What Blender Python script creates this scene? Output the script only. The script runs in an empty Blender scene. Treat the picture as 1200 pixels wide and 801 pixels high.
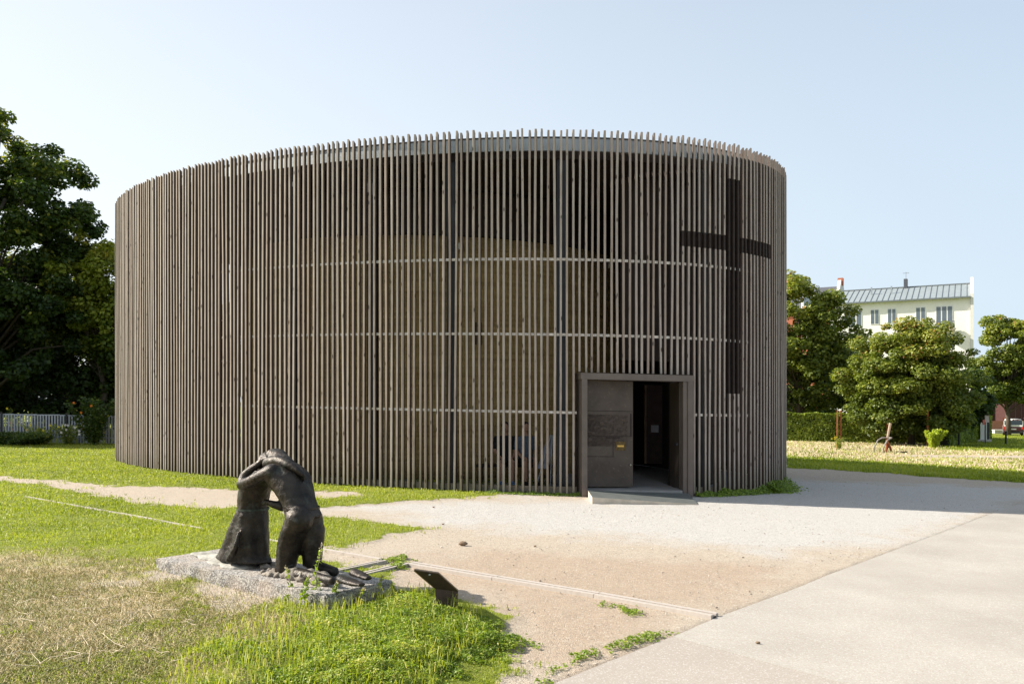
import bpy, bmesh, math, random
import numpy as np
from mathutils import Vector, Matrix, noise as mnoise

random.seed(7)
RNG = np.random.default_rng(7)
R = math.radians
C = bpy.context.scene.collection
SC = bpy.context.scene

# ---------------------------------------------------------------- camera, sky, sun, exposure
EYE = 1.70            # eye height above the ground under the camera
F = 1000.0            # focal length in photograph pixels (1200 wide)
Y0, SLOPE = 475.0, 0.0188   # eye level in the photo, gentle fall of the terrain to the right
cam = bpy.data.cameras.new("camera")
cam.sensor_width = 36.0
cam.lens = 36.0 * F / 1200.0
cam.shift_y = (Y0 - 400.5) / 1200.0
cam.clip_end = 2000
camo = bpy.data.objects.new("camera", cam); C.objects.link(camo)
camo.location = (0, 0, EYE); camo.rotation_euler = (R(90), 0, 0)
SC.camera = camo

SUN_EL = 33.5
SUN_TO = Vector((-math.cos(R(SUN_EL)) * 0.980, math.cos(R(SUN_EL)) * 0.20, math.sin(R(SUN_EL))))
sl = bpy.data.lights.new("sun", 'SUN'); sl.energy = 5.0; sl.angle = R(0.53); sl.color = (1.0, 0.93, 0.82)
so = bpy.data.objects.new("sun", sl); C.objects.link(so)
so.rotation_euler = SUN_TO.to_track_quat('Z', 'Y').to_euler(); so.location = (-30, 0, 30)

W = bpy.data.worlds.new("World"); SC.world = W; W.use_nodes = True
wn = W.node_tree; bg = wn.nodes["Background"]
sky = wn.nodes.new("ShaderNodeTexSky"); sky.sky_type = 'NISHITA'; sky.sun_disc = False
sky.sun_elevation = R(SUN_EL); sky.sun_rotation = math.atan2(SUN_TO.x, SUN_TO.y)
sky.air_density = 1.0; sky.dust_density = 1.5; sky.ozone_density = 1.3; sky.altitude = 40
# summer haze: the lower sky whitens, most of all towards the sun
tc_ = wn.nodes.new("ShaderNodeTexCoord"); sx_ = wn.nodes.new("ShaderNodeSeparateXYZ"); wn.links.new(tc_.outputs["Generated"], sx_.inputs[0])
def _mr(out, a, b, c_, d_):
    m_ = wn.nodes.new("ShaderNodeMapRange"); m_.interpolation_type = 'SMOOTHSTEP'; wn.links.new(out, m_.inputs[0])
    for i_, v_ in enumerate((a, b, c_, d_)): m_.inputs[i_ + 1].default_value = v_
    return m_.outputs[0]
fz = _mr(sx_.outputs[2], -.02, .65, .95, .55); fx = _mr(sx_.outputs[0], -.75, .75, 1.0, 0.0)
hc = wn.nodes.new("ShaderNodeMix"); hc.data_type = 'RGBA'; wn.links.new(fx, hc.inputs[0])
hc.inputs[6].default_value = (3.9, 4.65, 5.35, 1); hc.inputs[7].default_value = (5.9, 6.15, 6.3, 1)
hm = wn.nodes.new("ShaderNodeMix"); hm.data_type = 'RGBA'; wn.links.new(fz, hm.inputs[0])
wn.links.new(sky.outputs[0], hm.inputs[6]); wn.links.new(hc.outputs[2], hm.inputs[7])
wn.links.new(hm.outputs[2], bg.inputs[0]); bg.inputs[1].default_value = 0.084
SC.view_settings.view_transform = 'Standard'; SC.view_settings.look = 'None'
SC.view_settings.exposure = 1.1; SC.view_settings.gamma = 1.0
SC.view_settings.use_curve_mapping = False
SC.render.engine = 'CYCLES'
SC.cycles.max_bounces = 8; SC.cycles.transparent_max_bounces = 8

# ---------------------------------------------------------------- helpers
def hor(px): return Y0 + SLOPE * (px - 600.0)
def gz(x): return -SLOPE * x
def G(px, py, h=0.0):
    """ground point (or the point h above ground) seen at photo pixel px,py"""
    d = (EYE - h) * F / (py - hor(px)); return ((px - 600.0) / F * d, d)
def at(px, py, d):
    """point at distance d: x, y, height above the local ground"""
    return ((px - 600.0) / F * d, d, EYE - (py - hor(px)) * d / F)

def tag(o, label=None, cat=None, group=None, kind=None):
    if label: o["label"] = label
    if cat: o["category"] = cat
    if group: o["group"] = group
    if kind: o["kind"] = kind
    return o
def empty(name, loc=(0, 0, 0), rz=0.0, **k):
    o = bpy.data.objects.new(name, None); C.objects.link(o)
    o.location = loc; o.rotation_euler = (0, 0, rz); o.empty_display_size = 0.2
    return tag(o, **k)
def link(name, me, mat=None, parent=None, smooth=False, **k):
    if mat:
        me.materials.append(mat)
    o = bpy.data.objects.new(name, me); C.objects.link(o)
    if parent: o.parent = parent
    if smooth: me.polygons.foreach_set("use_smooth", [True] * len(me.polygons))
    return tag(o, **k)

class MB:
    """collects shapes and becomes ONE mesh object"""
    def __init__(s): s.v = []; s.f = []; s.n = 0; s.a = []
    def add(s, v, f, a=0.0):
        v = [tuple(p) for p in v]; s.v += v
        s.f += [tuple(i + s.n for i in q) for q in f]; s.n += len(v)
        s.a += [a] * len(f); return s
    def box(s, c, d, rz=0.0, M=None, a=0.0, taper=1.0):
        x, y, z = d[0] / 2, d[1] / 2, d[2] / 2
        P = [(-x, -y, -z), (x, -y, -z), (x, y, -z), (-x, y, -z),
             (-x * taper, -y * taper, z), (x * taper, -y * taper, z), (x * taper, y * taper, z), (-x * taper, y * taper, z)]
        m = M if M else Matrix.Rotation(rz, 3, 'Z')
        P = [Vector(c) + m @ Vector(p) for p in P]
        return s.add(P, [(0, 3, 2, 1), (4, 5, 6, 7), (0, 1, 5, 4), (1, 2, 6, 5), (2, 3, 7, 6), (3, 0, 4, 7)], a)
    def tube(s, pts, rad, n=8, a=0.0, cap=True, flat=1.0):
        pts = [Vector(p) for p in pts]
        if not hasattr(rad, '__len__'): rad = [rad] * len(pts)
        V = []; Fc = []
        up = Vector((0.13, 0.21, 1)).normalized(); prev = None
        for i, p in enumerate(pts):
            t = (pts[min(i + 1, len(pts) - 1)] - pts[max(i - 1, 0)])
            t = t.normalized() if t.length > 1e-9 else Vector((0, 0, 1))
            if prev is None:
                ref = Vector((1, 0, 0)) if abs(t.z) > .9 else Vector((0, 0, 1))
                u = t.cross(ref).normalized()
            else:
                u = (prev - t * prev.dot(t)).normalized()
            prev = u; w = t.cross(u)
            for k in range(n):
                an = 2 * math.pi * k / n
                V.append(p + (u * math.cos(an) + w * math.sin(an) * flat) * rad[i])
        for i in range(len(pts) - 1):
            for k in range(n):
                b = i * n + k; c = i * n + (k + 1) % n
                Fc.append((b, c, c + n, b + n))
        if cap:
            Fc.append(tuple(range(n))[::-1]); Fc.append(tuple((len(pts) - 1) * n + k for k in range(n)))
        return s.add(V, Fc, a)
    def sphere(s, ctr, r, n=12, m=8, a=0.0, jit=0.0, M=None):
        if not hasattr(r, '__len__'): r = (r, r, r)
        V = [Vector((0, 0, -r[2]))]
        for i in range(1, m):
            ph = -math.pi / 2 + math.pi * i / m
            for k in range(n):
                th = 2 * math.pi * k / n; j = 1 + random.uniform(-jit, jit)
                V.append(Vector((r[0] * math.cos(ph) * math.cos(th), r[1] * math.cos(ph) * math.sin(th), r[2] * math.sin(ph))) * j)
        V.append(Vector((0, 0, r[2])))
        Fc = [(0, 1 + (k + 1) % n, 1 + k) for k in range(n)]
        for i in range(m - 2):
            for k in range(n):
                b = 1 + i * n + k; c = 1 + i * n + (k + 1) % n
                Fc.append((b, c, c + n, b + n))
        L = len(V) - 1; o = 1 + (m - 2) * n
        Fc += [(L, o + k, o + (k + 1) % n) for k in range(n)]
        if M: V = [M @ v for v in V]
        ctr = Vector(ctr); return s.add([v + ctr for v in V], Fc, a)
    def prism(s, poly, z0, z1, a=0.0):
        n = len(poly)
        V = [(p[0], p[1], z0) for p in poly] + [(p[0], p[1], z1) for p in poly]
        return s.add(V, [tuple(range(n))[::-1], tuple(range(n, 2 * n))] + [(i, (i + 1) % n, n + (i + 1) % n, n + i) for i in range(n)], a)
    def loft(s, rings, a=0.0, cap=True):
        n = len(rings[0]); V = [p for r in rings for p in r]; Fc = []
        for i in range(len(rings) - 1):
            for k in range(n):
                b = i * n + k; c = i * n + (k + 1) % n; Fc.append((b, c, c + n, b + n))
        if cap: Fc.append(tuple(range(n))[::-1]); Fc.append(tuple((len(rings) - 1) * n + k for k in range(n)))
        return s.add(V, Fc, a)
    def mesh(s, name="mesh", slope=False, tx=0.0):
        me = bpy.data.meshes.new(name)
        V = s.v
        if slope: V = [(p[0], p[1], p[2] + gz(p[0] + tx)) for p in V]
        me.from_pydata(V, [], s.f); me.update()
        at_ = me.attributes.new("rnd", 'FLOAT', 'FACE'); at_.data.foreach_set("value", s.a)
        return me
    def build(s, name, mat, parent=None, smooth=False, slope=False, **k):
        return link(name, s.mesh(name, slope), mat, parent, smooth, **k)

def np_mesh(name, V, Fq, rnd=None):
    """fast mesh of faces that all have the same number of corners"""
    me = bpy.data.meshes.new(name); V = np.asarray(V, np.float32); Fq = np.asarray(Fq, np.int32)
    me.vertices.add(len(V)); me.vertices.foreach_set("co", V.ravel())
    k = Fq.shape[1]; me.loops.add(Fq.size); me.polygons.add(len(Fq))
    me.loops.foreach_set("vertex_index", Fq.ravel())
    me.polygons.foreach_set("loop_start", np.arange(len(Fq), dtype=np.int32) * k)
    me.polygons.foreach_set("loop_total", np.full(len(Fq), k, np.int32))
    if rnd is not None:
        a_ = me.attributes.new("rnd", 'FLOAT', 'FACE'); a_.data.foreach_set("value", np.asarray(rnd, np.float32))
    me.update(calc_edges=True); return me

# ---- materials
class NT:
    def __init__(s, name):
        s.m = bpy.data.materials.new(name); s.m.use_nodes = True; s.t = s.m.node_tree
        s.b = s.t.nodes["Principled BSDF"]; s.o = s.t.nodes["Material Output"]
    def n(s, ty, **k):
        x = s.t.nodes.new("ShaderNode" + ty)
        for a, b in k.items(): setattr(x, a, b)
        return x
    def l(s, a, b): s.t.links.new(a, b)
    def coord(s, scale=(1, 1, 1), kind="Object"):
        tc = s.n("TexCoord"); mp = s.n("Mapping"); s.l(tc.outputs[kind], mp.inputs[0]); mp.inputs[3].default_value = scale
        return mp.outputs[0]
    def geo(s, scale=(1, 1, 1)):
        g = s.n("NewGeometry"); mp = s.n("Mapping"); s.l(g.outputs["Position"], mp.inputs[0]); mp.inputs[3].default_value = scale
        return mp.outputs[0]
    def noise(s, vec, scale, det=4, rough=.55, dist=0.0):
        x = s.n("TexNoise"); s.l(vec, x.inputs["Vector"]); x.inputs["Scale"].default_value = scale
        x.inputs["Detail"].default_value = det; x.inputs["Roughness"].default_value = rough; x.inputs["Distortion"].default_value = dist
        return x.outputs["Fac"]
    def vor(s, vec, scale, out="Distance"):
        x = s.n("TexVoronoi"); s.l(vec, x.inputs["Vector"]); x.inputs["Scale"].default_value = scale
        return x.outputs[out]
    def ramp(s, fac, stops):
        x = s.n("ValToRGB"); s.l(fac, x.inputs[0]); e = x.color_ramp.elements
        while len(e) < len(stops): e.new(.5)
        for q, (p, c) in zip(e, stops):
            q.position = p; q.color = (c, c, c, 1) if not hasattr(c, '__len__') else (*c, 1)
        return x.outputs[0]
    def mix(s, fac, a, b, mode='MIX'):
        x = s.n("Mix", data_type='RGBA', blend_type=mode)
        for i, v in ((0, fac), (6, a), (7, b)):
            if hasattr(v, 'is_linked'): s.l(v, x.inputs[i])
            elif hasattr(v, '__len__'): x.inputs[i].default_value = (*v, 1)
            else: x.inputs[i].default_value = v
        return x.outputs[2]
    def math(s, op, a, b=0.0, clamp=False):
        x = s.n("Math", operation=op); x.use_clamp = clamp
        for i, v in ((0, a), (1, b)):
            if hasattr(v, 'is_linked'): s.l(v, x.inputs[i])
            else: x.inputs[i].default_value = v
        return x.outputs[0]
    def attr(s, name, out="Fac"):
        x = s.n("Attribute"); x.attribute_name = name; return x.outputs[out]
    def bump(s, h, st=.5, d=.02):
        x = s.n("Bump"); x.inputs["Strength"].default_value = st; x.inputs["Distance"].default_value = d
        s.l(h, x.inputs["Height"]); s.l(x.outputs[0], s.b.inputs["Normal"])
    def set(s, col=None, rough=None, metal=None, spec=None):
        for nm, v in (("Base Color", col), ("Roughness", rough), ("Metallic", metal), ("Specular IOR Level", spec)):
            if v is None: continue
            i = s.b.inputs[nm]
            if hasattr(v, 'is_linked'): s.l(v, i)
            else: i.default_value = (*v, 1) if hasattr(v, '__len__') else v
        return s
def simple(name, col, rough=.7, metal=0.0, var=.18, scale=6.0, bump=.15, spec=.4):
    """a plain colour with mottling, wear and a slight relief"""
    t = NT(name); v = t.coord()
    n1 = t.noise(v, scale, 5); n2 = t.noise(v, scale * 9, 3)
    d = tuple(c * (1 - var) for c in col); l = tuple(min(1, c * (1 + var)) for c in col)
    c = t.mix(t.ramp(n1, [(.3, 0), (.7, 1)]), d, l)
    c = t.mix(t.math('MULTIPLY', t.ramp(n2, [(.55, 0), (.75, 1)]), .25), c, tuple(x * .55 for x in col))
    t.set(c, rough, metal, spec); t.bump(n2, bump, .01); return t.m
def leafmat(name, stops, trans=.35, rough=.5):
    t = NT(name)
    c = t.ramp(t.attr("rnd"), stops); t.set(c, rough, 0, .35)
    tr = t.n("BsdfTranslucent"); t.l(t.mix(1.0, c, (1.25, 1.3, .55), 'MULTIPLY'), tr.inputs[0])
    mx = t.n("MixShader"); mx.inputs[0].default_value = trans
    t.l(t.b.outputs[0], mx.inputs[1]); t.l(tr.outputs[0], mx.inputs[2]); t.l(mx.outputs[0], t.o.inputs[0])
    return t.m

# ---- numpy noise for ground shaping
def vnoise(x, y, seed=0, sc=1.0, oct=4):
    r = np.random.default_rng(seed); T = r.random((256, 256)); out = 0; amp = 1; tot = 0
    x = np.asarray(x, float) * sc; y = np.asarray(y, float) * sc
    for o in range(oct):
        xi = np.floor(x).astype(int); yi = np.floor(y).astype(int); fx = x - xi; fy = y - yi
        fx = fx * fx * (3 - 2 * fx); fy = fy * fy * (3 - 2 * fy)
        g = lambda a, b: T[(a + 37 * o) % 256, (b + 91 * o) % 256]
        v = (g(xi, yi) * (1 - fx) + g(xi + 1, yi) * fx) * (1 - fy) + (g(xi, yi + 1) * (1 - fx) + g(xi + 1, yi + 1) * fx) * fy
        out = out + v * amp; tot += amp; amp *= .5; x = x * 2.03; y = y * 2.03
    return out / tot
def sdf_poly(X, Y, P):
    """signed distance, positive inside"""
    P = np.asarray(P, float); d = np.full(X.shape, 1e9); ins = np.zeros(X.shape, bool)
    for i in range(len(P)):
        a = P[i]; b = P[(i + 1) % len(P)]; e = b - a
        t = np.clip(((X - a[0]) * e[0] + (Y - a[1]) * e[1]) / (e @ e + 1e-12), 0, 1)
        d = np.minimum(d, np.hypot(X - a[0] - t * e[0], Y - a[1] - t * e[1]))
        c = ((a[1] > Y) != (b[1] > Y)) & (X < (b[0] - a[0]) * (Y - a[1]) / (b[1] - a[1] + 1e-12) + a[0]); ins ^= c
    return np.where(ins, d, -d)
def gpoly(pts): return [G(*p) for p in pts]
# ---------------------------------------------------------------- terrain
PLAZA = gpoly([(330, 601), (377, 595), (440, 590), (515, 584), (552, 581.5), (600, 580), (640, 566), (700, 540), (860, 530), (915, 544),
               (920, 548), (1037, 554), (1130, 562), (1200, 565.7), (1600, 590), (2600, 650)]) + [(14, 1.0), (14, -6), (0.2, -6), (-.2, 3.5)] + \
        gpoly([(560, 850), (563, 801), (590, 772), (592, 735), (585, 722), (545, 702), (500, 690), (468, 692), (466, 668), (452, 656), (420, 662),
               (377, 656), (372, 646), (400, 641), (440, 632), (490, 622), (514, 620), (490, 617), (425, 610), (377, 605)])
PATHL = gpoly([(-900, 510), (-300, 541), (0, 557.7), (70, 564), (140, 570), (227, 571.7), (276, 574.5), (350, 574), (425, 577.5), (427, 581), (370, 585),
               (320, 592), (276, 594), (227, 595.5), (168, 591), (122, 583), (70, 571), (0, 562), (-300, 545), (-900, 513)])
SAND = gpoly([(208, 684), (235, 680), (300, 697), (332, 712), (300, 716), (262, 712), (215, 697)])
DRYN = gpoly([(-500, 640), (0, 652), (60, 652), (120, 655), (178, 668), (215, 690), (330, 722), (330, 745), (262, 775), (235, 801), (215, 900), (-500, 900)])
MEAD = gpoly([(700, 524), (900, 533.5), (1000, 539), (1083, 545), (1200, 553), (1500, 575), (1500, 546), (1200, 529), (1105, 527), (1092, 519), (920, 514), (700, 508), (500, 505), (500, 510)])
MPATH = gpoly([(1030, 533.6), (1110, 533.4), (1200, 534.2), (1500, 541), (1500, 546), (1200, 537.5), (1110, 536), (1040, 535.2)])
WEED = gpoly([(150, 850), (190, 780), (262, 738), (310, 706), (372, 718), (400, 713), (465, 697), (500, 697), (545, 706), (583, 730), (591, 756), (566, 783), (545, 801), (520, 850)])
PAVE = gpoly([(1200, 588), (1150, 606.5), (1117, 619.5), (1013, 658), (973, 673), (927, 692), (840, 724), (800, 741.7), (784, 748), (718, 774), (652, 800.5)]) + \
       [(0.05, 4.2), (-.6, 3.0), (-1.4, 0), (-3, -8), (14, -8), (14, 12), (16.2, 17)]
RED = gpoly([(480, 690), (470, 650), (560, 640), (700, 650), (860, 655), (960, 668), (930, 690), (850, 720), (700, 800), (590, 801), (590, 740)])
WHITE = gpoly([(400, 596), (560, 583), (700, 585), (920, 560), (1250, 575), (1160, 610), (1060, 642), (900, 648), (760, 632), (560, 618)])
def sm(x, a, b): return np.clip((x - a) / (b - a), 0, 1)
def masks(X, Y, fr=1.0):
    n = vnoise(X, Y, 3, 1.3) - .5; n2 = (vnoise(X, Y, 5, 7.0) - .5) * 1.5
    far = np.clip(Y / 12, .6, 4)
    def M(P, w=.10, e=.2):
        w = w * fr; e = e * fr
        return sm(sdf_poly(X, Y, P) + (n * e * 2 + n2 * e) * np.minimum(far, 1.6), -w, w)
    bare = np.maximum.reduce([M(PLAZA, .08, .26), M(PATHL, .14, .3), M(SAND, .3, .7) * .8, M(MPATH, .1, .1)])
    dry = np.maximum(M(DRYN, .5, .6), M(MEAD, .35, .5))
    # worn spots inside the lawn
    worn = sm(vnoise(X, Y, 9, .9), .74, .8) * (Y < 9) * (X < -1) * .7
    grass = np.clip(1 - bare - worn * (sdf_poly(X, Y, WEED) < 0), 0, 1)
    red = M(RED, .8, .5); white = M(WHITE, 1.2, .6)
    return grass, dry, red, white, bare

def axis_(lo, hi, core0, core1, st, grow=1.09):
    a = list(np.arange(core0, core1, st)); s = st; x = a[-1]
    while x < hi: s *= grow; x += s; a.append(x)
    s = st; x = core0; b = []
    while x > lo: s *= grow; x -= s; b.append(x)
    return np.array(b[::-1] + a)
gx = axis_(-420, 420, -9.5, 8.5, .07); gy = axis_(-40, 900, 3.2, 19.5, .07, 1.06)
XX, YY = np.meshgrid(gx, gy)
gr, dr, rd, wh, ba = masks(XX, YY)
sp = sdf_poly(XX, YY, PAVE)
near = np.exp(-((np.hypot(XX, YY) / 60.0) ** 2))
ZZ = gz(XX) + near * (gr * (.03 * (vnoise(XX, YY, 11, 1.7) - .5) + .025 * (vnoise(XX, YY, 12, 7) - .5))
                      + (1 - gr) * (.012 * (vnoise(XX, YY, 13, 1.1) - .5) + .010 * (vnoise(XX, YY, 14, 9, 2) - .5)) + .02 * gr)
ZZ = np.where(sp > 0.02, gz(XX) - .05, ZZ)
wsd = sdf_poly(XX, YY, WEED)
ZZ = ZZ + .05 * sm(wsd, -.05, .5) 
nx, ny = len(gx), len(gy)
idx = np.arange(nx * ny).reshape(ny, nx)
Fq = np.stack([idx[:-1, :-1], idx[:-1, 1:], idx[1:, 1:], idx[1:, :-1]], -1).reshape(-1, 4)
gme = np_mesh("ground", np.stack([XX, YY, ZZ], -1).reshape(-1, 3), Fq)
for nm, v in (("grass", gr), ("dry", dr), ("red", rd), ("white", wh)):
    a_ = gme.attributes.new(nm, 'FLOAT', 'POINT'); a_.data.foreach_set("value", v.astype(np.float32).ravel())
gme.polygons.foreach_set("use_smooth", [True] * len(gme.polygons))

t = NT("ground_surface"); v = t.geo()
nb = t.noise(v, 1.1, 5); nm_ = t.noise(v, 9, 5, .65); nf = t.noise(v, 70, 4, .7); ng = t.noise(t.geo((1, 1, 1)), 260, 2, .6)
peb = t.vor(v, 80); peb2 = t.vor(v, 80, "Color"); peb3 = t.vor(v, 210, "Color")
sep = t.n("SeparateColor"); t.l(peb2, sep.inputs[0]); sep3 = t.n("SeparateColor"); t.l(peb3, sep3.inputs[0])
# gravel plaza: pale sand, reddish earth, crushed white stone
sand = t.mix(nm_, (.385, .32, .25), (.48, .415, .335))
redc = t.mix(nm_, (.33, .245, .175), (.42, .33, .245))
whc = t.mix(nm_, (.42, .405, .38), (.51, .495, .47))
rf = t.ramp(t.math('ADD', t.attr("red"), t.math('MULTIPLY', t.math('SUBTRACT', nb, .5), 1.1)), [(.35, 0), (.85, 1)])
wf = t.ramp(t.math('ADD', t.attr("white"), t.math('MULTIPLY', t.math('SUBTRACT', nb, .5), .9)), [(.3, 0), (.8, 1)])
c = t.mix(t.math('MULTIPLY', rf, .8), sand, redc); c = t.mix(wf, c, whc)
c = t.mix(t.math('MULTIPLY', t.ramp(sep.outputs[0], [(.80, 0), (.84, 1)]), .55), c, (.20, .17, .14))
c = t.mix(t.math('MULTIPLY', t.ramp(sep3.outputs[1], [(.72, 0), (.78, 1)]), .35), c, (.27, .22, .18))
c = t.mix(t.math('MULTIPLY', t.ramp(sep.outputs[2], [(.92, 0), (.94, 1)]), .35), c, (.62, .58, .52))
# soil and turf
g1 = t.mix(nm_, (.15, .185, .022), (.30, .32, .055)); g1 = t.mix(t.ramp(nf, [(.35, 0), (.7, 1)]), t.mix(.45, g1, (.04, .06, .012)), g1)
d1 = t.mix(t.ramp(nf, [(.3, 0), (.7, 1)]), (.34, .255, .15), (.60, .49, .33)); d1 = t.mix(t.ramp(nb, [(.45, 0), (.62, .25)]), d1, (.24, .22, .08))
turf = t.mix(t.attr("dry"), g1, d1)
gf = t.ramp(t.math('ADD', t.attr("grass"), t.math('MULTIPLY', t.math('SUBTRACT', nf, .5), .9)), [(.42, 0), (.58, 1)])
t.set(t.mix(gf, c, turf), .95, 0, .15)
h = t.math('ADD', t.math('MULTIPLY', t.math('SUBTRACT', 1, t.math('MULTIPLY', peb, 1.6, True)), .5), t.math('ADD', nf, t.math('MULTIPLY', ng, .5)))
t.bump(h, .7, .012)
link("ground", gme, t.m, kind="structure")

# paved path: one cast sheet with an exposed-aggregate finish, a joint across it
t = NT("washed_concrete"); v = t.geo()
n1 = t.noise(v, .8, 5); n2 = t.noise(v, 14, 4, .7); v3 = t.vor(v, 120, "Color"); s3 = t.n("SeparateColor"); t.l(v3, s3.inputs[0])
c = t.mix(t.ramp(n1, [(.3, 0), (.7, 1)]), (.31, .282, .247), (.40, .37, .33)); c = t.mix(t.math('MULTIPLY', t.attr("rnd"), .55), c, (.315, .27, .235))
c = t.mix(t.math('MULTIPLY', t.ramp(s3.outputs[0], [(.72, 0), (.8, 1)]), .42), c, (.27, .235, .20)); c = t.mix(t.math('MULTIPLY', t.ramp(s3.outputs[1], [(.85, 0), (.9, 1)]), .4), c, (.55, .53, .5))
c = t.mix(t.math('MULTIPLY', t.ramp(n2, [(.58, 0), (.72, 1)]), .35), c, (.28, .24, .20))
st_ = t.noise(v, .35, 7, .72, .6); c = t.mix(t.math('MULTIPLY', t.ramp(st_, [(.52, 0), (.62, 1)]), .30), c, (.29, .26, .225))
t.set(c, .9, 0, .2); t.bump(t.math('ADD', n2, s3.outputs[2]), .35, .004); MPAVE = t.m
mb = MB()
J0, J1 = Vector(G(788, 747)), Vector(G(960, 794)); jd = (J1 - J0).normalized(); jn = Vector((-jd.y, jd.x))
def clip(poly, p0, n, sgn, off):
    out = []
    for i in range(len(poly)):
        a = Vector(poly[i]); b = Vector(poly[(i + 1) % len(poly)])
        da = (a - p0).dot(n) * sgn - off; db = (b - p0).dot(n) * sgn - off
        if da >= 0: out.append(tuple(a))
        if da * db < 0: out.append(tuple(a + (b - a) * (da / (da - db))))
    return out
for sgn, a in ((1, 0.0), (-1, 1.0)):
    P = clip(PAVE, J0, jn, sgn, .006)
    area = sum(P[i][0] * P[(i + 1) % len(P)][1] - P[(i + 1) % len(P)][0] * P[i][1] for i in range(len(P)))
    if area < 0: P = P[::-1]
    mb.prism(P, -.06, .008, a)
mb.build("paved_path", MPAVE, slope=True, kind="structure")

# stone edging strips that trace the outline of the vanished church in the ground
ms = simple("edging_stone", (.47, .42, .36), .85, 0, .25, 30)
mdk = simple("gap_soil_shade", (.10, .085, .07), .95, 0, .2, 30)  # soil tone with the shade of the gap in it
t = NT("edging_strip"); c = t.mix(t.noise(t.coord(), 30, 4), (.32, .28, .245), (.48, .43, .385)); t.set(t.mix(t.attr("rnd"), c, (.07, .055, .045)), .9); MEDGE = t.m
def strip(name, pts, w, off, label, double=True, grp="edging strips let into the ground"):
    mb = MB(); P = [Vector((*G(*p), 0)) for p in pts]
    for k in range(len(P) - 1):
        a, b = P[k], P[k + 1]; d = (b - a); L = d.length; d.normalize(); nn = Vector((-d.y, d.x, 0))
        steps = max(1, int(L / .9))
        for s_ in range(steps):
            p0 = a + d * (L * s_ / steps + .004); p1 = a + d * (L * (s_ + 1) / steps - .004)
            for o in ((-off, off) if double else (0,)):
                c_ = (p0 + p1) / 2 + nn * o
                mb.box((c_.x, c_.y, .010 + random.uniform(-.003, .003)), ((p1 - p0).length, w, .05), math.atan2(d.y, d.x))
            if double:
                c_ = (p0 + p1) / 2; mb.box((c_.x, c_.y, -.001), ((p1 - p0).length + .006, 2 * off - w - .004, .04), math.atan2(d.y, d.x), a=1.0)  # gap between the pair: soil with shade put into the colour
    return mb.build(name, MEDGE, slope=True, label=label, cat="edging strip", group=grp)
strip("edging_strip", [(480, 662), (700, 699), (838, 724)], .042, .046, "long double stone edging strip crossing the gravel to the concrete path")
strip("edging_strip", [(476, 662.5), (405, 680)], .028, .035, "short double edging strip between the granite slab and the info plaque")
strip("edging_strip", [(450, 659), (380, 674)], .026, .03, "short double edging strip in grass behind the sculpture slab, the farther of two")
strip("edging_strip", [(446, 657.5), (404, 650), (300, 632)], .05, 0, "narrow single stone strip in bare soil behind the kneeling figures", False)
strip("edging_strip", [(236, 621), (140, 603), (30, 583.5)], .035, 0, "pale single stone strip sunk into the green lawn at the left", False)
# ---------------------------------------------------------------- the chapel: oval slatted screen round a rammed-earth core
PC = dict(cx=-2.7209, cy=24.7554, a=10.0855, b=7.1005, th=-.6969, e=.5878, e2=-.1717)
H_SL = 7.0
def oval(tt, off=0.0):
    """point on the outer oval (off = metres inwards) and its outward normal"""
    def raw(q):
        u = PC['a'] * math.cos(q) + PC['e'] * math.cos(2 * q); v_ = PC['b'] * math.sin(q) + PC['e2'] * math.sin(2 * q)
        c_, s_ = math.cos(PC['th']), math.sin(PC['th'])
        return Vector((PC['cx'] + u * c_ - v_ * s_, PC['cy'] + u * s_ + v_ * c_, 0))
    p = raw(tt); q = raw(tt + 1e-3) - raw(tt - 1e-3); q.normalize(); n = Vector((q.y, -q.x, 0))
    return p - n * off, n
NS = 4000
_t = np.linspace(0, 2 * math.pi, NS + 1); _P = np.array([tuple(oval(q)[0])[:2] for q in _t])
_L = np.r_[0, np.cumsum(np.hypot(*np.diff(_P, axis=0).T))]
def tpar(s): return float(np.interp(s % _L[-1], _L, _t))
def scr(p): return 600 + F * p.x / p.y
# arc position of a photo column on the near side
_px = 600 + F * _P[:, 0] / _P[:, 1]; i0, i1 = int(np.argmin(_px)), int(np.argmax(_px))
_near = np.arange(i0, i1 + 1) if i1 > i0 and _P[i0:i1 + 1, 1].mean() < 25 else np.r_[i0:NS, 0:i1 + 1]
def s_of(px):
    k = _near[int(np.argmin(np.abs(_px[_near] - px)))]; return _L[k]

# materials
t = NT("weathered_larch"); v = t.coord((1, 1, .12)); vk = t.coord((1, 1, .3)); rn = t.attr("rnd")
cb = t.n("CombineXYZ"); t.l(t.math('MULTIPLY', rn, 97.0), cb.inputs[0]); t.l(t.math('MULTIPLY', rn, 31.0), cb.inputs[2])
va = t.n("VectorMath", operation='ADD'); t.l(v, va.inputs[0]); t.l(cb.outputs[0], va.inputs[1]); vv = va.outputs[0]
g1 = t.noise(vv, 26, 6, .7); g2 = t.noise(vv, 3, 3)
c = t.mix(t.ramp(g1, [(.3, 0), (.7, 1)]), (.24, .185, .15), (.49, .42, .36)); c = t.mix(t.ramp(g2, [(.35, 0), (.65, .6)]), c, (.36, .335, .31))
c = t.mix(t.ramp(rn, [(0, 0), (1, .5)]), c, (.22, .155, .12))
vb = t.n('VectorMath', operation='ADD'); t.l(vk, vb.inputs[0]); t.l(cb.outputs[0], vb.inputs[1])
kn = t.vor(vb.outputs[0], 10.0); c = t.mix(t.math('MULTIPLY', t.ramp(kn, [(.09, 1), (.17, 0)]), .9), c, (.045, .03, .022))
sx = t.n("SeparateXYZ"); t.l(t.coord(), sx.inputs[0])
lowz = t.ramp(t.math('ADD', sx.outputs[2], t.math('MULTIPLY', g2, .5)), [(.25, 1), (.85, 0)])
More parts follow.
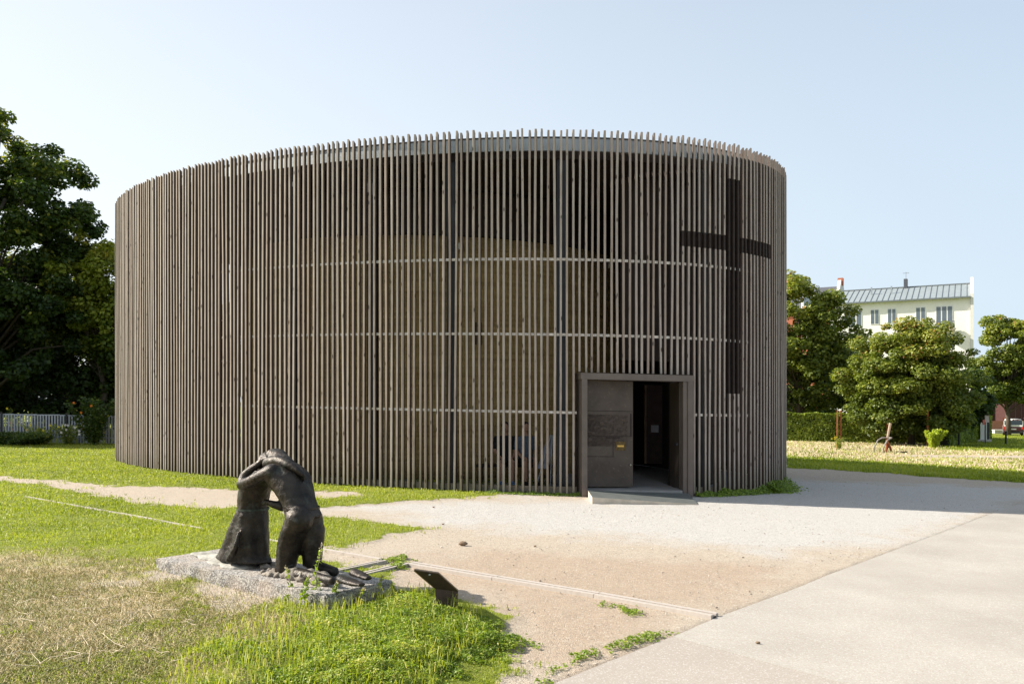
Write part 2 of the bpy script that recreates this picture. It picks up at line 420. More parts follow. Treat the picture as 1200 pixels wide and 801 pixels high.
c = t.mix(t.math('MULTIPLY', lowz, .55), c, (.10, .105, .045))
sd = t.mix(t.ramp(g1, [(.3, 0), (.7, 1)]), (.020, .011, .009), (.052, .030, .024)); c = t.mix(t.math('MULTIPLY', t.math('SUBTRACT', 1.0, t.attr('front')), .8), c, sd)  # side and back faces: browner wood, with gap shade darkened into the colour
t.set(c, .82, 0, .25); t.bump(g1, .35, .004); MLARCH = t.m
MLARCH_D = simple("dark_stained_timber", (.024, .015, .012), .75, 0, .3, 8)
MRAIL = simple("pale_rail", (.80, .75, .68), .7, 0, .2, 14)
MSTEEL = simple("dark_coated_steel", (.035, .038, .045), .5, .2, .2, 4)
MZINC = simple("zinc_sheet", (.42, .46, .48), .45, .35, .12, 3)
t = NT("oiled_steel_door"); v = t.coord()
n1 = t.noise(v, 2.2, 6, .6, .4); n2 = t.noise(v, 18, 4)
c = t.mix(t.ramp(n1, [(.3, 0), (.7, 1)]), (.055, .043, .036), (.10, .08, .066)); c = t.mix(t.math('MULTIPLY', t.ramp(n2, [(.6, 0), (.7, 1)]), .35), c, (.18, .14, .11))
t.set(c, .48, .55, .5); t.bump(n2, .12, .004); MDOOR = t.m
MFRAME = simple('grey_brown_steel', (.135, .11, .095), .5, .4, .15, 3)
t = NT("rammed_earth"); v = t.coord((.35, .35, 9)); v2 = t.coord()
n1 = t.noise(v, 1.6, 6, .6); n2 = t.noise(v2, 14, 4, .7); pb = t.vor(v2, 26)
c = t.mix(t.ramp(n1, [(.3, 0), (.72, 1)]), (.25, .165, .065), (.44, .31, .135)); c = t.mix(t.math('MULTIPLY', t.ramp(pb, [(.12, 1), (.2, 0)]), .45), c, (.16, .11, .055))
t.set(c, .95, 0, .1); t.bump(t.math('ADD', n1, n2), .8, .03); MEARTH = t.m
MFLOOR = simple("chapel_floor", (.26, .255, .25), .7, 0, .15, 3)

chapel = empty("chapel", (0, 0, 0), label="large oval chapel wrapped in thin weathered vertical timber slats with a cross and steel doorway", cat="chapel")
sc_ = MB(); dk = MB()
N_SL = int(_L[-1] / .1209)
sD0, sD1 = s_of(676), s_of(813)
sC0, sC1 = s_of(800), s_of(905); sV0, sV1 = s_of(853), s_of(870.5)
def inr(s, a, b):
    a, b = min(a, b), max(a, b); return a <= s <= b
def slat(mbx, s, z0, z1, w, dp, off, lean=0.0, top=False, a=0.0, rj=0.0):
    tt = tpar(s); p, n = oval(tt, off); tn = Vector((-n.y, n.x, 0))
    ca, sa = math.cos(rj), math.sin(rj); n, tn = n * ca + tn * sa, tn * ca - n * sa
    K = 7 if z1 - z0 > 3 else 2; rings = []
    wx = random.uniform(0, 6); am = random.choice((.002, .004, .004, .012))
    for k in range(K):
        f = k / (K - 1); z = z0 + (z1 - z0) * f
        q = p + tn * (lean * (f - .5) + am * math.sin(wx + f * 5)) + n * am * math.sin(wx * 2 + f * 4)
        b = 0.005
        pr = [(-w / 2 + b, 0), (w / 2 - b, 0), (w / 2, -b), (w / 2, -dp), (-w / 2, -dp), (-w / 2, -b)]
        tp = (lambda y: -0.035 if y < -.02 else 0.0) if (top and k == K - 1) else (lambda y: 0.0)
        rings.append([(q + tn * x + n * y + Vector((0, 0, z + (-.045 * (-y / dp) if top and k == K - 1 else 0)))) for x, y in pr])
    n0 = len(mbx.f); mbx.loft(rings, a)
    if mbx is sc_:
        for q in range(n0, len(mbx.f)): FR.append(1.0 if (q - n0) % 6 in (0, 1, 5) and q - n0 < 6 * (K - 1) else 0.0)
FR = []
for i in range(N_SL):
    s = i * _L[-1] / N_SL + random.gauss(0, .006)
    if random.random() < .012: continue
    a = random.random() ** 1.3; w = random.uniform(.040, .048); dp = random.uniform(.062, .070)
    off = random.uniform(-.004, .004); ln = random.gauss(0, .012) if random.random() < .85 else random.gauss(0, .04)
    z1 = H_SL + random.uniform(-.03, .02); rj = random.gauss(0, .05)
    z0 = random.uniform(.02, .05)
    if inr(s, sD0, sD1):
        z0 = 2.365 if inr(s, s_of(681), sD1) else None
        if z0 is None: slat(sc_, s, 2.375, z1, w, dp, off, ln, True, a, rj); continue
    cuts = []
    if inr(s, sV0, sV1): cuts = [(2.02, 6.30)]
    elif inr(s, sC0, sC1): cuts = [(4.86, 5.16)]
    if cuts:
        c0, c1 = cuts[0]
        slat(sc_, s, z0, c0, w, dp, off, 0, False, a, rj); slat(sc_, s, c1, z1, w, dp, off, 0, True, a, rj)
        slat(dk, s, c0 + .003, c1 - .003, w, dp, off + .012, 0, False, a, rj)
    else:
        slat(sc_, s, z0, z1, w, dp, off, ln, True, a, rj)
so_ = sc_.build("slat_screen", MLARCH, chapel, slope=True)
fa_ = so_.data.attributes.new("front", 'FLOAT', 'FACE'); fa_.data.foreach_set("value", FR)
def band(mbx, s0, s1, z0, z1, off, th, n=120, a=0.0):
    """curved bar that follows the oval"""
    rings = []
    full = abs(s1 - s0) >= _L[-1] - .01
    for k in range(n + (0 if full else 1)):
        s = s0 + (s1 - s0) * k / n; p, nn = oval(tpar(s), off); q = p - nn * th
        rings.append([Vector((p.x, p.y, z0)), Vector((p.x, p.y, z1)), Vector((q.x, q.y, z1)), Vector((q.x, q.y, z0))])
    if full:
        V = [p for r in rings for p in r]; Fc = []
        for i in range(n):
            for k in range(4):
                Fc.append((i * 4 + k, i * 4 + (k + 1) % 4, ((i + 1) % n) * 4 + (k + 1) % 4, ((i + 1) % n) * 4 + k))
        mbx.add(V, Fc, a)
    else: mbx.loft(rings, a)
cr = MB(); band(cr, sC0, sC1, 4.86, 5.16, .10, .02, 24); band(cr, sV0 - .02, sV1 + .02, 2.02, 4.855, .10, .02, 8); band(cr, sV0 - .02, sV1 + .02, 5.165, 6.30, .10, .02, 8)
cr.v += [tuple(p) for p in dk.v]; cr.f += [tuple(i + cr.n for i in q) for q in dk.f]; cr.a += dk.a; cr.n += dk.n
cr.build("cross", MLARCH_D, chapel, slope=True, label="dark cross let into the slats")
for z in (1.587, 3.082, 4.528):
    m_ = MB(); th_ = .045
    if z < 2.3:
        band(m_, sD1 + .0, sD0 + _L[-1], z - .024, z + .024, .074, .04, 300)
    else: band(m_, 0, _L[-1], z - .024, z + .024, .074, .04, 320)
    m_.build("rail", MRAIL, chapel, slope=True)
m_ = MB(); band(m_, sD1, sD0 + _L[-1], .04, .16, .088, .06, 300); m_.build("base_rail", simple("grey_base_timber", (.22, .19, .15), .85, 0, .3, 9), chapel, slope=True)
# slab, gallery floor, roof, fascia, soffit
def ring_poly(off, n=160): return [(oval(tpar(_L[-1] * k / n), off)[0].x, oval(tpar(_L[-1] * k / n), off)[0].y) for k in range(n)]
MB().prism(ring_poly(.16), -.25, .02).build("floor", MFLOOR, chapel, slope=True)
m_ = MB(); m_.prism(ring_poly(.30), 6.52, 6.70); m_.build("roof", MLARCH_D, chapel, slope=True)
m_ = MB(); band(m_, 0, _L[-1], 6.66, 6.90, .22, .05, 320); m_.build("fascia", MZINC, chapel, slope=True)
m_ = MB(); band(m_, 0, _L[-1], 6.905, 6.925, .20, .10, 320); m_.build("fascia_cap", MSTEEL, chapel, slope=True)
# added dark screen that blocks the light and rear gaps behind the slats, from the roof down to the lintel and down to the floor right of the entrance
m_ = MB(); band(m_, s_of(752), _L[-1] + 15, 2.7, 6.515, 1.5, .06, 120); m_.build("added_dark_screen", simple("dark_screen", (.030, .020, .016), .8, 0, .3, 5), chapel, slope=True)
m_ = MB(); band(m_, s_of(836), _L[-1] + 15, .03, 2.695, 1.5, .06, 100); m_.build("added_dark_screen", simple("dark_screen_low", (.035, .026, .02), .8, 0, .3, 5), chapel, slope=True)
# columns
for px in (215, 330, 425, 522.5, 657.5, 838):
    p, n = oval(tpar(s_of(px)), .42); p = p * 1.0
    m_ = MB(); m_.box((p.x, p.y, 3.27), (.17, .17, 6.5), math.atan2(n.y, n.x)); m_.build("column", MSTEEL, chapel, slope=True)
for s in np.arange(2, _L[-1], 3.2):
    p, n = oval(tpar(s), .42)
    if p.y > 25: MB().box((p.x, p.y, 3.27), (.17, .17, 6.5), math.atan2(n.y, n.x)).build("column", MSTEEL, chapel, slope=True)
# rammed-earth core with a dark timber upper band
KX, KY, KA, KB = -2.05, 23.3, 5.15, 4.3
def core(z0, z1, da, n=140, dz=0):
    return [[Vector((KX + (KA + da) * math.cos(q), KY + (KB + da) * math.sin(q), z)) for q in np.linspace(0, 2 * math.pi, n, endpoint=False)] for z in np.linspace(z0, z1, 12)]
MB().loft(core(.02, 5.45, 0)).build("earth_wall", MEARTH, chapel, smooth=True, slope=True)
MB().loft(core(5.455, 6.50, -.06)).build("upper_band", MLARCH_D, chapel, smooth=True, slope=True)
# recess slots in the earth wall, camera/sensor boxes on it
for px, pz0, pz1, wd in ((557, 3.05, 3.55, .05), (563, 3.05, 3.55, .05)):
    x, y, _ = at(px, 400, 18.98); MB().box((x, KY - KB * math.sqrt(max(0, 1 - ((x - KX) / KA) ** 2)) - .0, (pz0 + pz1) / 2), (wd, .05, pz1 - pz0)).build("wall_slot", MLARCH_D, chapel, slope=True)
mwh = simple("white_fitting", (.7, .68, .6), .5, 0, .05)
for px, py in ((539, 288), (718, 307)):
    d = 18.9 if px < 600 else 20.6
    x, y, z = at(px, py, d); yy = KY - KB * math.sqrt(max(0, 1 - ((x - KX) / KA) ** 2)) - .09
    MB().box((x, yy, z), (.10, .10, .14)).build("wall_lamp", mwh, chapel, slope=True)

# ---- steel portal, door leaves, ramp
A = Vector((*G(682, 582), 0)); B_ = Vector((*G(812.5, 582.3), 0)); pd = (B_ - A).normalized(); pn = Vector((pd.y, -pd.x, 0)); PW = (B_ - A).length
RZ = math.atan2(pd.y, pd.x)
def PP(x, y, z): return A + pd * x - pn * y + Vector((0, 0, z))   # x along the front, y inwards
PH = 2.225; JW = .105
portal = MB(); DEP = .55
portal.box(PP(JW / 2, DEP / 2, PH / 2), (JW, DEP, PH), RZ); portal.box(PP(PW - JW / 2, .12, PH / 2), (JW, .24, PH), RZ); portal.box(PP(PW - JW * 1.42, .11, PH / 2), (JW * .8, .16, PH - .002), RZ)
portal.box(PP(PW / 2, DEP / 2, PH + .062), (PW + .04, DEP, .12), RZ)
portal.build("door_frame", MFRAME, chapel, slope=True)

LW = 1.03
leaf = MB(); leaf.box(PP(JW + LW / 2 + .005, .50, .15 + (PH - .16) / 2), (LW, .05, PH - .16), RZ)
lf = leaf.build("door_leaf", MDOOR, chapel, slope=True, label="closed left steel door leaf with engraved relief")
rel = MB()
def rl(x0, z0, x1, z1, w=.012):
    rel.box(PP(JW + (x0 + x1) / 2 * 1.09, .472, (z0 + z1) / 2), (abs(x1 - x0) * 1.09 + w, .008, abs(z1 - z0) + w), RZ)
for q in ((.02, 1.14, .90, 1.14), (.90, 1.14, .92, 1.58), (.58, .74, .58, 1.45), (.02, .74, .58, .74), (.45, 1.10, .7, 1.12), (.02, 1.63, .95, 1.63)): rl(*q)
rel.build("relief_line", simple("relief_dark", (.028, .02, .018), .5, .4, .2), lf, slope=True)
rng2 = random.Random(3); rel2 = MB()
for k in range(26):
    x = rng2.uniform(.12, .8); z = 1.2 + rng2.uniform(0, .32) if rng2.random() < .7 else rng2.uniform(.95, 1.2)
    rel2.sphere(PP(JW + x * 1.05, .476, z), (.06 * rng2.uniform(.5, 1.4), .008, .03 * rng2.uniform(.5, 1.5)), 8, 5)
rel2.box(PP(JW + .50, .4765, 1.25), (.86, .003, .62), RZ); rel2.build("cast_relief", simple("relief_bronze", (.068, .052, .043), .45, .6, .4, 20), lf, slope=True)
MB().box(PP(JW + .78, .466, .95), (.20, .016, .17), RZ).build("plate", simple("bronze_plate", (.10, .07, .03), .4, .8, .4, 20), lf, slope=True)
MB().box(PP(JW + .78, .455, .95), (.13, .012, .035), RZ).build("letter_slot", simple("brass", (.55, .35, .10), .35, .9, .2, 20), lf, slope=True)
MB().sphere(PP(JW + .98, .45, .58), (.022, .022, .022)).build("knob", simple("steel_knob", (.5, .45, .35), .3, .9, .1), lf, slope=True)
# right leaf swung inwards
rot = RZ + R(68)
rleaf = MB(); q0 = PP(PW - 2 * JW + .03, .21, 0); dv = Vector((-.02, 1, 0)).normalized()
rleaf.box(q0 + dv * .46 + Vector((0, 0, .14 + (PH - .15) / 2)), (.92, .05, PH - .15), math.atan2(dv.y, dv.x))
rlf = rleaf.build("door_leaf", MDOOR, chapel, slope=True, label="right steel door leaf swung inwards")
MB().box(q0 + dv * .22 + Vector((-.04, 0, 1.0)), (.22, .03, .05), math.atan2(dv.y, dv.x)).build("handle", MSTEEL, rlf, slope=True)
# threshold and vestibule floor, inner doors seen through the opening
MB().prism([tuple(PP(JW, .02, 0))[:2], tuple(PP(PW - 2 * JW, .02, 0))[:2], tuple(PP(PW + .6, 9.0, 0))[:2], tuple(PP(-.2, 9.0, 0))[:2]], .022, .125).build("vestibule_floor", MFLOOR, chapel, slope=True)
dD = 23.9
x0, y0, z0 = at(737, 537, dD); x1, _, z1 = at(800, 456, dD)
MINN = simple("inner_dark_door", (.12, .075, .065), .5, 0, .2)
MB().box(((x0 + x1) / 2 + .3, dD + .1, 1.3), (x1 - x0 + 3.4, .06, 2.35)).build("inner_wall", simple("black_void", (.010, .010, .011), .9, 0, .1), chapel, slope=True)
xa, _, _ = at(757, 500, dD); xb, _, _ = at(777, 500, dD)
idr = MB().box(((xa + xb) / 2, dD, 1.25), (xb - xa, .05, 2.2)).build("inner_door", MINN, chapel, slope=True)
xa, _, _ = at(756, 500, dD)
MB().box((xa, dD - .04, 1.25), (.05, .05, 2.2)).build("door_post", simple("inner_post", (.5, .3, .16), .5, 0, .2), idr, slope=True)
x, _, z = at(767, 502, dD)
MB().box((x, dD - .05, z - gz(0)), (.21, .004, .20)).build("paper_notice", simple("white_paper", (.92, .90, .95), .8, 0, .02), idr, slope=True)
# ramp
ra = [G(694, 590), G(818, 591.2)]
bl, brr = PP(JW + .01, -.005, 0), PP(PW - JW, -.005, 0)
rm = MB()
V = [(bl.x, bl.y, .124), (brr.x, brr.y, .075), (ra[1][0], ra[1][1], .012), (ra[0][0], ra[0][1], .115),
     (bl.x, bl.y, -.05), (brr.x, brr.y, -.05), (ra[1][0], ra[1][1], -.05), (ra[0][0], ra[0][1], -.05)]
rm.add(V, [(0, 3, 2, 1), (4, 5, 6, 7), (0, 1, 5, 4), (1, 2, 6, 5), (2, 3, 7, 6), (3, 0, 4, 7)])
rm.build("ramp", simple("grey_ramp_sheet", (.115, .125, .12), .55, .1, .15, 5), chapel, slope=True, label="grey wedge ramp at the doorway")
rmo = [o for o in bpy.data.objects if o.name == "ramp"][0]; rmo.data.materials.append(simple("ramp_side_lit_concrete", (.50, .44, .36), .9, 0, .15)); rmo.data.polygons[4].material_index = 1; rmo.data.polygons[5].material_index = 1  # front and left faces: tan concrete lightened to read as sunlit
# ---------------------------------------------------------------- bodies: overlapping tapered limbs fused into one continuous surface
def fuse(mb, voxel, smooth=6, name="body", disp=0.0, dscale=8.0):
    me = mb.mesh(name); ob = bpy.data.objects.new("tmp", me); C.objects.link(ob)
    r_ = ob.modifiers.new("r", 'REMESH'); r_.mode = 'VOXEL'; r_.voxel_size = voxel; r_.adaptivity = 0
    s_ = ob.modifiers.new("s", 'SMOOTH'); s_.factor = .5; s_.iterations = smooth
    dg = bpy.context.evaluated_depsgraph_get(); dg.update()
    out = bpy.data.meshes.new_from_object(ob.evaluated_get(dg)); bpy.data.objects.remove(ob)
    if disp:
        for v in out.vertices:
            v.co += v.normal * disp * (mnoise.noise(v.co * dscale) + .5 * mnoise.noise(v.co * dscale * 2.7))
    out.name = name
    out.polygons.foreach_set("use_smooth", [True] * len(out.polygons))
    return out
def limb(mb, pts, rad, n=14, flat=1.0):
    """tapered round limb with rounded ends"""
    P = [Vector(p) for p in pts]; out = [P[0]]; rr = [rad[0]]
    for i in range(len(P) - 1):
        for k in range(1, 5):
            f = k / 4; out.append(P[i].lerp(P[i + 1], f)); rr.append(rad[i] + (rad[i + 1] - rad[i]) * f)
    mb.tube(out, rr, n, flat=flat)
    for p, r_ in zip(P, rad): mb.sphere(p, r_ * .985, 12, 8)

# ---- granite slab with the two kneeling bronze figures
U = Vector((.783, -.623, 0)); Vv = Vector((.623, .783, 0))
O_ = Vector((-3.32, 8.77, 0))          # left end of the slab's centre line
SLH = .14
O_.z = gz(-2.3) + 0.0
def L_(u, v, z): return O_ + U * u + Vv * v + Vector((0, 0, z + SLH))
def S(px, py, v=0.0):
    """point on the vertical plane along the slab (v metres behind its centre line) that the photo shows at px,py"""
    k = (px - 600.0) / F; ox, oy = O_.x + Vv.x * v, O_.y + Vv.y * v
    u = (k * oy - ox) / (U.x - k * U.y); d = oy + U.y * u
    zw = EYE + gz(0) - (py - (Y0)) * d / F
    return Vector((ox + U.x * u, d, zw))
def T(cx, cy, v=0.0): return S(240 + cx / 5.0, 520 + cy / 5.0, v)      # from the enlarged view

t = NT("granite"); v = t.coord(); w1 = t.vor(v, 90, "Color"); se = t.n("SeparateColor"); t.l(w1, se.inputs[0]); w2 = t.noise(v, 3, 5); w3 = t.noise(v, 40, 4, .7)
c = t.mix(t.ramp(se.outputs[0], [(.3, 0), (.7, 1)]), (.20, .19, .18), (.44, .42, .39)); c = t.mix(t.math('MULTIPLY', t.ramp(se.outputs[1], [(.75, 0), (.8, 1)]), .7), c, (.07, .065, .06))
c = t.mix(t.ramp(w2, [(.45, 0), (.7, .5)]), c, (.42, .33, .25)); t.set(c, .85, 0, .25); t.bump(t.math('ADD', w3, se.outputs[2]), .8, .012); MGRAN = t.m
nslab = 40; L2 = 2.63; W2 = .74
bm = bmesh.new()
bmesh.ops.create_cube(bm, size=1.0)
for v_ in bm.verts:
    v_.co = Vector((v_.co.x * L2 + L2 / 2, v_.co.y * W2, v_.co.z * .30 - .15))
bmesh.ops.bevel(bm, geom=bm.edges[:], offset=.012, segments=2, affect='EDGES')
bmesh.ops.subdivide_edges(bm, edges=[e for e in bm.edges if e.calc_length() > .2], cuts=24, use_grid_fill=True)
for v_ in bm.verts:
    p = v_.co; side = abs(abs(p.y) - W2 / 2) < .02 or p.x < .02 or p.x > L2 - .02
    v_.co = p + Vector((mnoise.noise(p * 9), mnoise.noise(p * 9 + Vector((5, 0, 0))), 0)) * (.02 if side else .004) + Vector((0, 0, .004 * mnoise.noise(p * 5)))
me = bpy.data.meshes.new("granite_slab"); bm.to_mesh(me); bm.free()
o = link("granite_slab", me, MGRAN, label="long low rough granite slab lying in the grass under the kneeling bronze figures", cat="plinth")
o.location = O_ + Vector((0, 0, SLH)); o.rotation_euler = (0, 0, math.atan2(U.y, U.x))

t = NT("dark_bronze"); v = t.coord(); n1 = t.noise(v, 5, 6, .65); n2 = t.noise(v, 34, 4, .7)
c = t.mix(t.ramp(n1, [(.32, 0), (.68, 1)]), (.008, .0075, .007), (.055, .045, .037)); c = t.mix(t.math('MULTIPLY', t.ramp(n2, [(.6, 0), (.78, 1)]), .35), c, (.13, .11, .08))
gn = t.n("NewGeometry"); sz = t.n("SeparateXYZ"); t.l(gn.outputs["Normal"], sz.inputs[0])
c = t.mix(t.math('MULTIPLY', t.ramp(t.noise(v, 9, 4, .7), [(.56, 0), (.66, 1)]), .35), c, (.085, .10, .08))
t.set(c, t.ramp(n2, [(.3, .34), (.7, .55)]), .65, .5); t.bump(t.math('ADD', t.math('MULTIPLY', n1, 2.0), n2), .5, .015); MBRONZE = t.m

group = empty("bronze_sculpture", L_(1.2, 0, 0), label="dark bronze sculpture of a kneeling man and woman embracing, heads on each other's shoulders", cat="sculpture")
inv = group.location.copy()
def sub(mb):
    mb.v = [tuple(Vector(p) - inv) for p in mb.v]; return mb
def ell(c, ru, rv, n=22, rot=0.0, tilt=Vector((0, 0, 0)), wob=0.0, ph=0.0):
    """ring in slab axes round c; tilt leans it; wob adds folds"""
    out = []
    for k in range(n):
        a = 2 * math.pi * k / n; w_ = 1 + wob * math.sin(a * 5 + ph) + wob * .6 * math.sin(a * 9 + ph * 2)
        out.append(c + U * (ru * w_ * math.cos(a)) + Vv * (rv * w_ * math.sin(a)) + Vector((0, 0, 1)) * (tilt.x * math.cos(a) + tilt.y * math.sin(a)))
    return out

# man: back turned, kneeling on both knees, bent forward to the left
man = MB()
vN, vF = -.09, .10
# thighs as trouser legs
man.loft([ell(T(470, 745, vN), .078, .095, wob=.05), ell(T(478, 700, vN), .085, .10, wob=.05), ell(T(495, 600, vN), .098, .115, wob=.03, ph=1), ell(T(525, 500, vN), .112, .125, ph=2), ell(T(556, 420, vN * .8), .115, .12)])
man.loft([ell(T(628, 715, vF), .072, .085, wob=.05), ell(T(630, 680, vF), .08, .09, wob=.04), ell(T(635, 590, vF), .088, .105, wob=.03), ell(T(632, 500, vF), .098, .12), ell(T(612, 425, vF * .8), .105, .12)])
man.sphere(T(553, 440, vN * .9), (.125, .13, .125)); man.sphere(T(618, 440, vF * .9), (.115, .125, .12))
# torso, leaning to the left
man.loft([ell(T(580, 425, 0), .13, .185), ell(T(566, 375, 0), .128, .165), ell(T(545, 320, 0), .13, .17, tilt=Vector((.03, 0, 0))),
          ell(T(520, 260, 0), .145, .19, tilt=Vector((.05, 0, 0))), ell(T(490, 200, 0), .155, .205, tilt=Vector((.07, 0, 0))), ell(T(450, 150, 0), .12, .19, tilt=Vector((.07, 0, 0))), ell(T(425, 128, 0), .06, .12, tilt=Vector((.05, 0, 0)))])
man.sphere(T(395, 165, -.15), (.085, .085, .08)); man.sphere(T(520, 190, .15), (.09, .09, .09))
limb(man, [T(440, 140, -.02), T(405, 120, .0)], [.075, .07])
# head sunk on her shoulder
man.sphere(T(372, 110, .02), (.105, .088, .105), 18, 12); man.sphere(T(345, 130, .02), (.06, .07, .07))
man.sphere(T(372, 112, -.075), (.018, .012, .03))
# near arm: shoulder - elbow at the far left - forearm back up to the crown
limb(man, [T(395, 160, -.16), T(330, 185, -.20), T(270, 218, -.22), T(212, 240, -.20)], [.068, .055, .052, .047])
limb(man, [T(212, 238, -.20), T(232, 190, -.16), T(285, 140, -.12), T(335, 98, -.07)], [.046, .048, .040, .028])
limb(man, [T(335, 98, -.07), T(362, 78, -.05)], [.030, .026], flat=.6)
for k in range(4): limb(man, [T(360 + k * 3, 82 + k * 6, -.06), T(392 + k * 4, 72 + k * 8, -.06), T(412 + k * 3, 82 + k * 9, -.06)], [.012, .0105, .008], 8)
limb(man, [T(350, 92, -.07), T(372, 108, -.10), T(385, 112, -.10)], [.013, .012, .009], 8)
# far arm down to her waist
limb(man, [T(505, 220, .12), T(470, 300, .14), T(452, 368, .02)], [.058, .05, .045]); limb(man, [T(455, 368, .0), T(400, 352, -.02), T(362, 338, -.02)], [.044, .036, .028])
for k in range(4): limb(man, [T(368, 332 + k * 6, -.03), T(350, 330 + k * 8, -.05), T(334, 336 + k * 8, -.05)], [.012, .010, .008], 8)
# shins and feet lying on the slab behind him
limb(man, [T(478, 752, vN), T(560, 766, vN - .04), T(660, 782, vN - .05)], [.062, .058, .046]); limb(man, [T(660, 782, vN - .05), T(745, 800, vN - .08)], [.046, .038])
limb(man, [T(634, 712, vF), T(700, 732, vF), T(760, 748, vF)], [.062, .052, .045])
def foot(mb, heel, toe, w):
    d = (toe - heel); n_ = 7; rings = []
    for k in range(n_):
        f = k / (n_ - 1); c_ = heel + d * f; s_ = Vector((-d.y, d.x, 0)).normalized()
        ww = w * (.75 + .5 * math.sin(math.pi * min(1, f * .9 + .1))); hh = .085 * (1 - .55 * f)
        rings.append([c_ + s_ * (ww * math.cos(a)) + Vector((0, 0, 1)) * (hh * (.5 + .5 * math.sin(a)) * .9) for a in np.linspace(0, 2 * math.pi, 14, endpoint=False)])
    mb.loft(rings)
foot(man, S(398, 683, -.20), S(424, 687.5, -.27), .048); foot(man, S(413, 675, .0), S(433, 680, -.06), .045)
mm = fuse(man, .0125, 4, "man", .005, 11); 
for v_ in mm.vertices: v_.co -= inv
link("man", mm, MBRONZE, group)
# belt line on his trousers
bl_ = MB(); bl_.loft([ell(T(567, 380, 0) , .138, .176), ell(T(567, 368, 0), .139, .176)], cap=False); 
sub(bl_).build("waistband", MBRONZE, group, smooth=True)

wom = MB()
wv = .0
wom.loft([ell(T(225, 676, wv), .37, .20, wob=.035, n=44), ell(T(232, 640, wv), .305, .195, wob=.04, n=44), ell(T(250, 560, wv), .245, .185, wob=.055, n=44, ph=.3), ell(T(262, 480, wv), .195, .175, wob=.04, n=44, ph=.5),
          ell(T(275, 410, wv), .155, .16, wob=.02, n=44), ell(T(283, 374, wv), .128, .145, n=44), ell(T(282, 340, wv), .135, .15, n=44), ell(T(288, 290, wv), .14, .155, n=44), ell(T(305, 240, wv), .135, .165, n=44),
          ell(T(335, 190, wv), .13, .175, n=44), ell(T(372, 150, wv), .10, .14, n=44)])
# folds: a raised ridge down the near side of the skirt
limb(wom, [T(200, 520, -.19), T(182, 600, -.22), T(140, 680, -.20)], [.018, .024, .03])
# neck, head over his shoulder, long hair
limb(wom, [T(375, 160, .02), T(410, 110, .05)], [.07, .06]); wom.sphere(T(425, 88, .07), (.10, .085, .10), 18, 12)
limb(wom, [T(398, 70, .02), T(440, 78, .03), T(490, 112, .03), T(530, 150, .05)], [.07, .062, .05, .04])
# her near arm across his back, hand flat on the spine
limb(wom, [T(372, 112, -.06), T(425, 96, -.07), T(490, 122, -.06), T(545, 156, -.03), T(570, 178, -.01)], [.058, .052, .044, .034, .026])
for k in range(4): limb(wom, [T(566 - k * 4, 168 + k * 9, .01), T(584 - k * 6, 188 + k * 8, .0), T(590 - k * 8, 206 + k * 7, .0)], [.013, .011, .008], 8)

# far arm round his shoulder
limb(wom, [T(365, 150, .16), T(440, 100, .20), T(520, 150, .20), T(575, 190, .16)], [.06, .05, .042, .032])
mw = fuse(wom, .0125, 3, "woman", .006, 11)
for v_ in mw.vertices: v_.co -= inv
link("woman", mw, MBRONZE, group)
wb_ = MB(); wb_.loft([ell(T(283, 384, wv), .139, .156, n=32), ell(T(283, 372, wv), .137, .155, n=32)], cap=False); sub(wb_).build('belt', simple('verdigris_bronze', (.045, .055, .045), .5, .5, .6, 40), group, smooth=True)
# drapery of the skirt spread over the slab to the left, rubble cast between the knees
dr_ = MB()
for cx, cy, v_, r3 in ((120, 690, -.05, (.22, .16, .028)), (60, 680, .02, (.22, .15, .022)), (200, 688, -.08, (.20, .17, .03)), (-10, 668, .05, (.16, .12, .016))):
    p = T(cx, cy, v_); p.z = L_(0, 0, .004).z; dr_.sphere(p, r3, 18, 8, M=Matrix.Rotation(math.atan2(U.y, U.x), 3, 'Z'))
for k in range(7):
    a_ = T(150 - k * 10, 640, -.02); b_ = T(20 - k * 14 + (k % 3) * 40, 655 + k * 9, -.02 - .01 * k); a_.z = L_(0, 0, .05).z; b_.z = L_(0, 0, .014).z
    limb(dr_, [a_, a_.lerp(b_, .5) - Vector((0, 0, .012)), b_], [.02, .016, .010], 8)
md = fuse(dr_, .012, 3, "drapery", .008, 14)
for v_ in md.vertices: v_.co -= inv
t = NT("stone_plaster"); v = t.coord(); n1 = t.noise(v, 9, 5, .65)
t.set(t.mix(t.ramp(n1, [(.3, 0), (.7, 1)]), (.20, .195, .165), (.40, .38, .34)), .8, 0, .3); t.bump(n1, .6, .02)
link("drapery", md, t.m, group)
rb = MB()
for k in range(60):
    p = T(random.uniform(330, 440), random.uniform(680, 705), random.uniform(-.2, .12)); p.z = L_(0, 0, .012).z
    rb.sphere(p, (random.uniform(.02, .05), random.uniform(.02, .04), random.uniform(.012, .04)), 8, 6, jit=.2)
for k in range(58):
    p = T(random.uniform(455, 715), random.uniform(748, 792), random.uniform(-.17, -.05)); p.z = L_(0, 0, .02).z
    rb.sphere(p, (random.uniform(.03, .085), random.uniform(.03, .065), random.uniform(.02, .085)), 7, 5, jit=.35)
mr = fuse(rb, .012, 2, "cast_base", .006, 16)
for v_ in mr.vertices: v_.co -= inv
link("cast_base", mr, simple("earthy_bronze", (.19, .165, .135), .7, .1, .4, 14, .8), group)

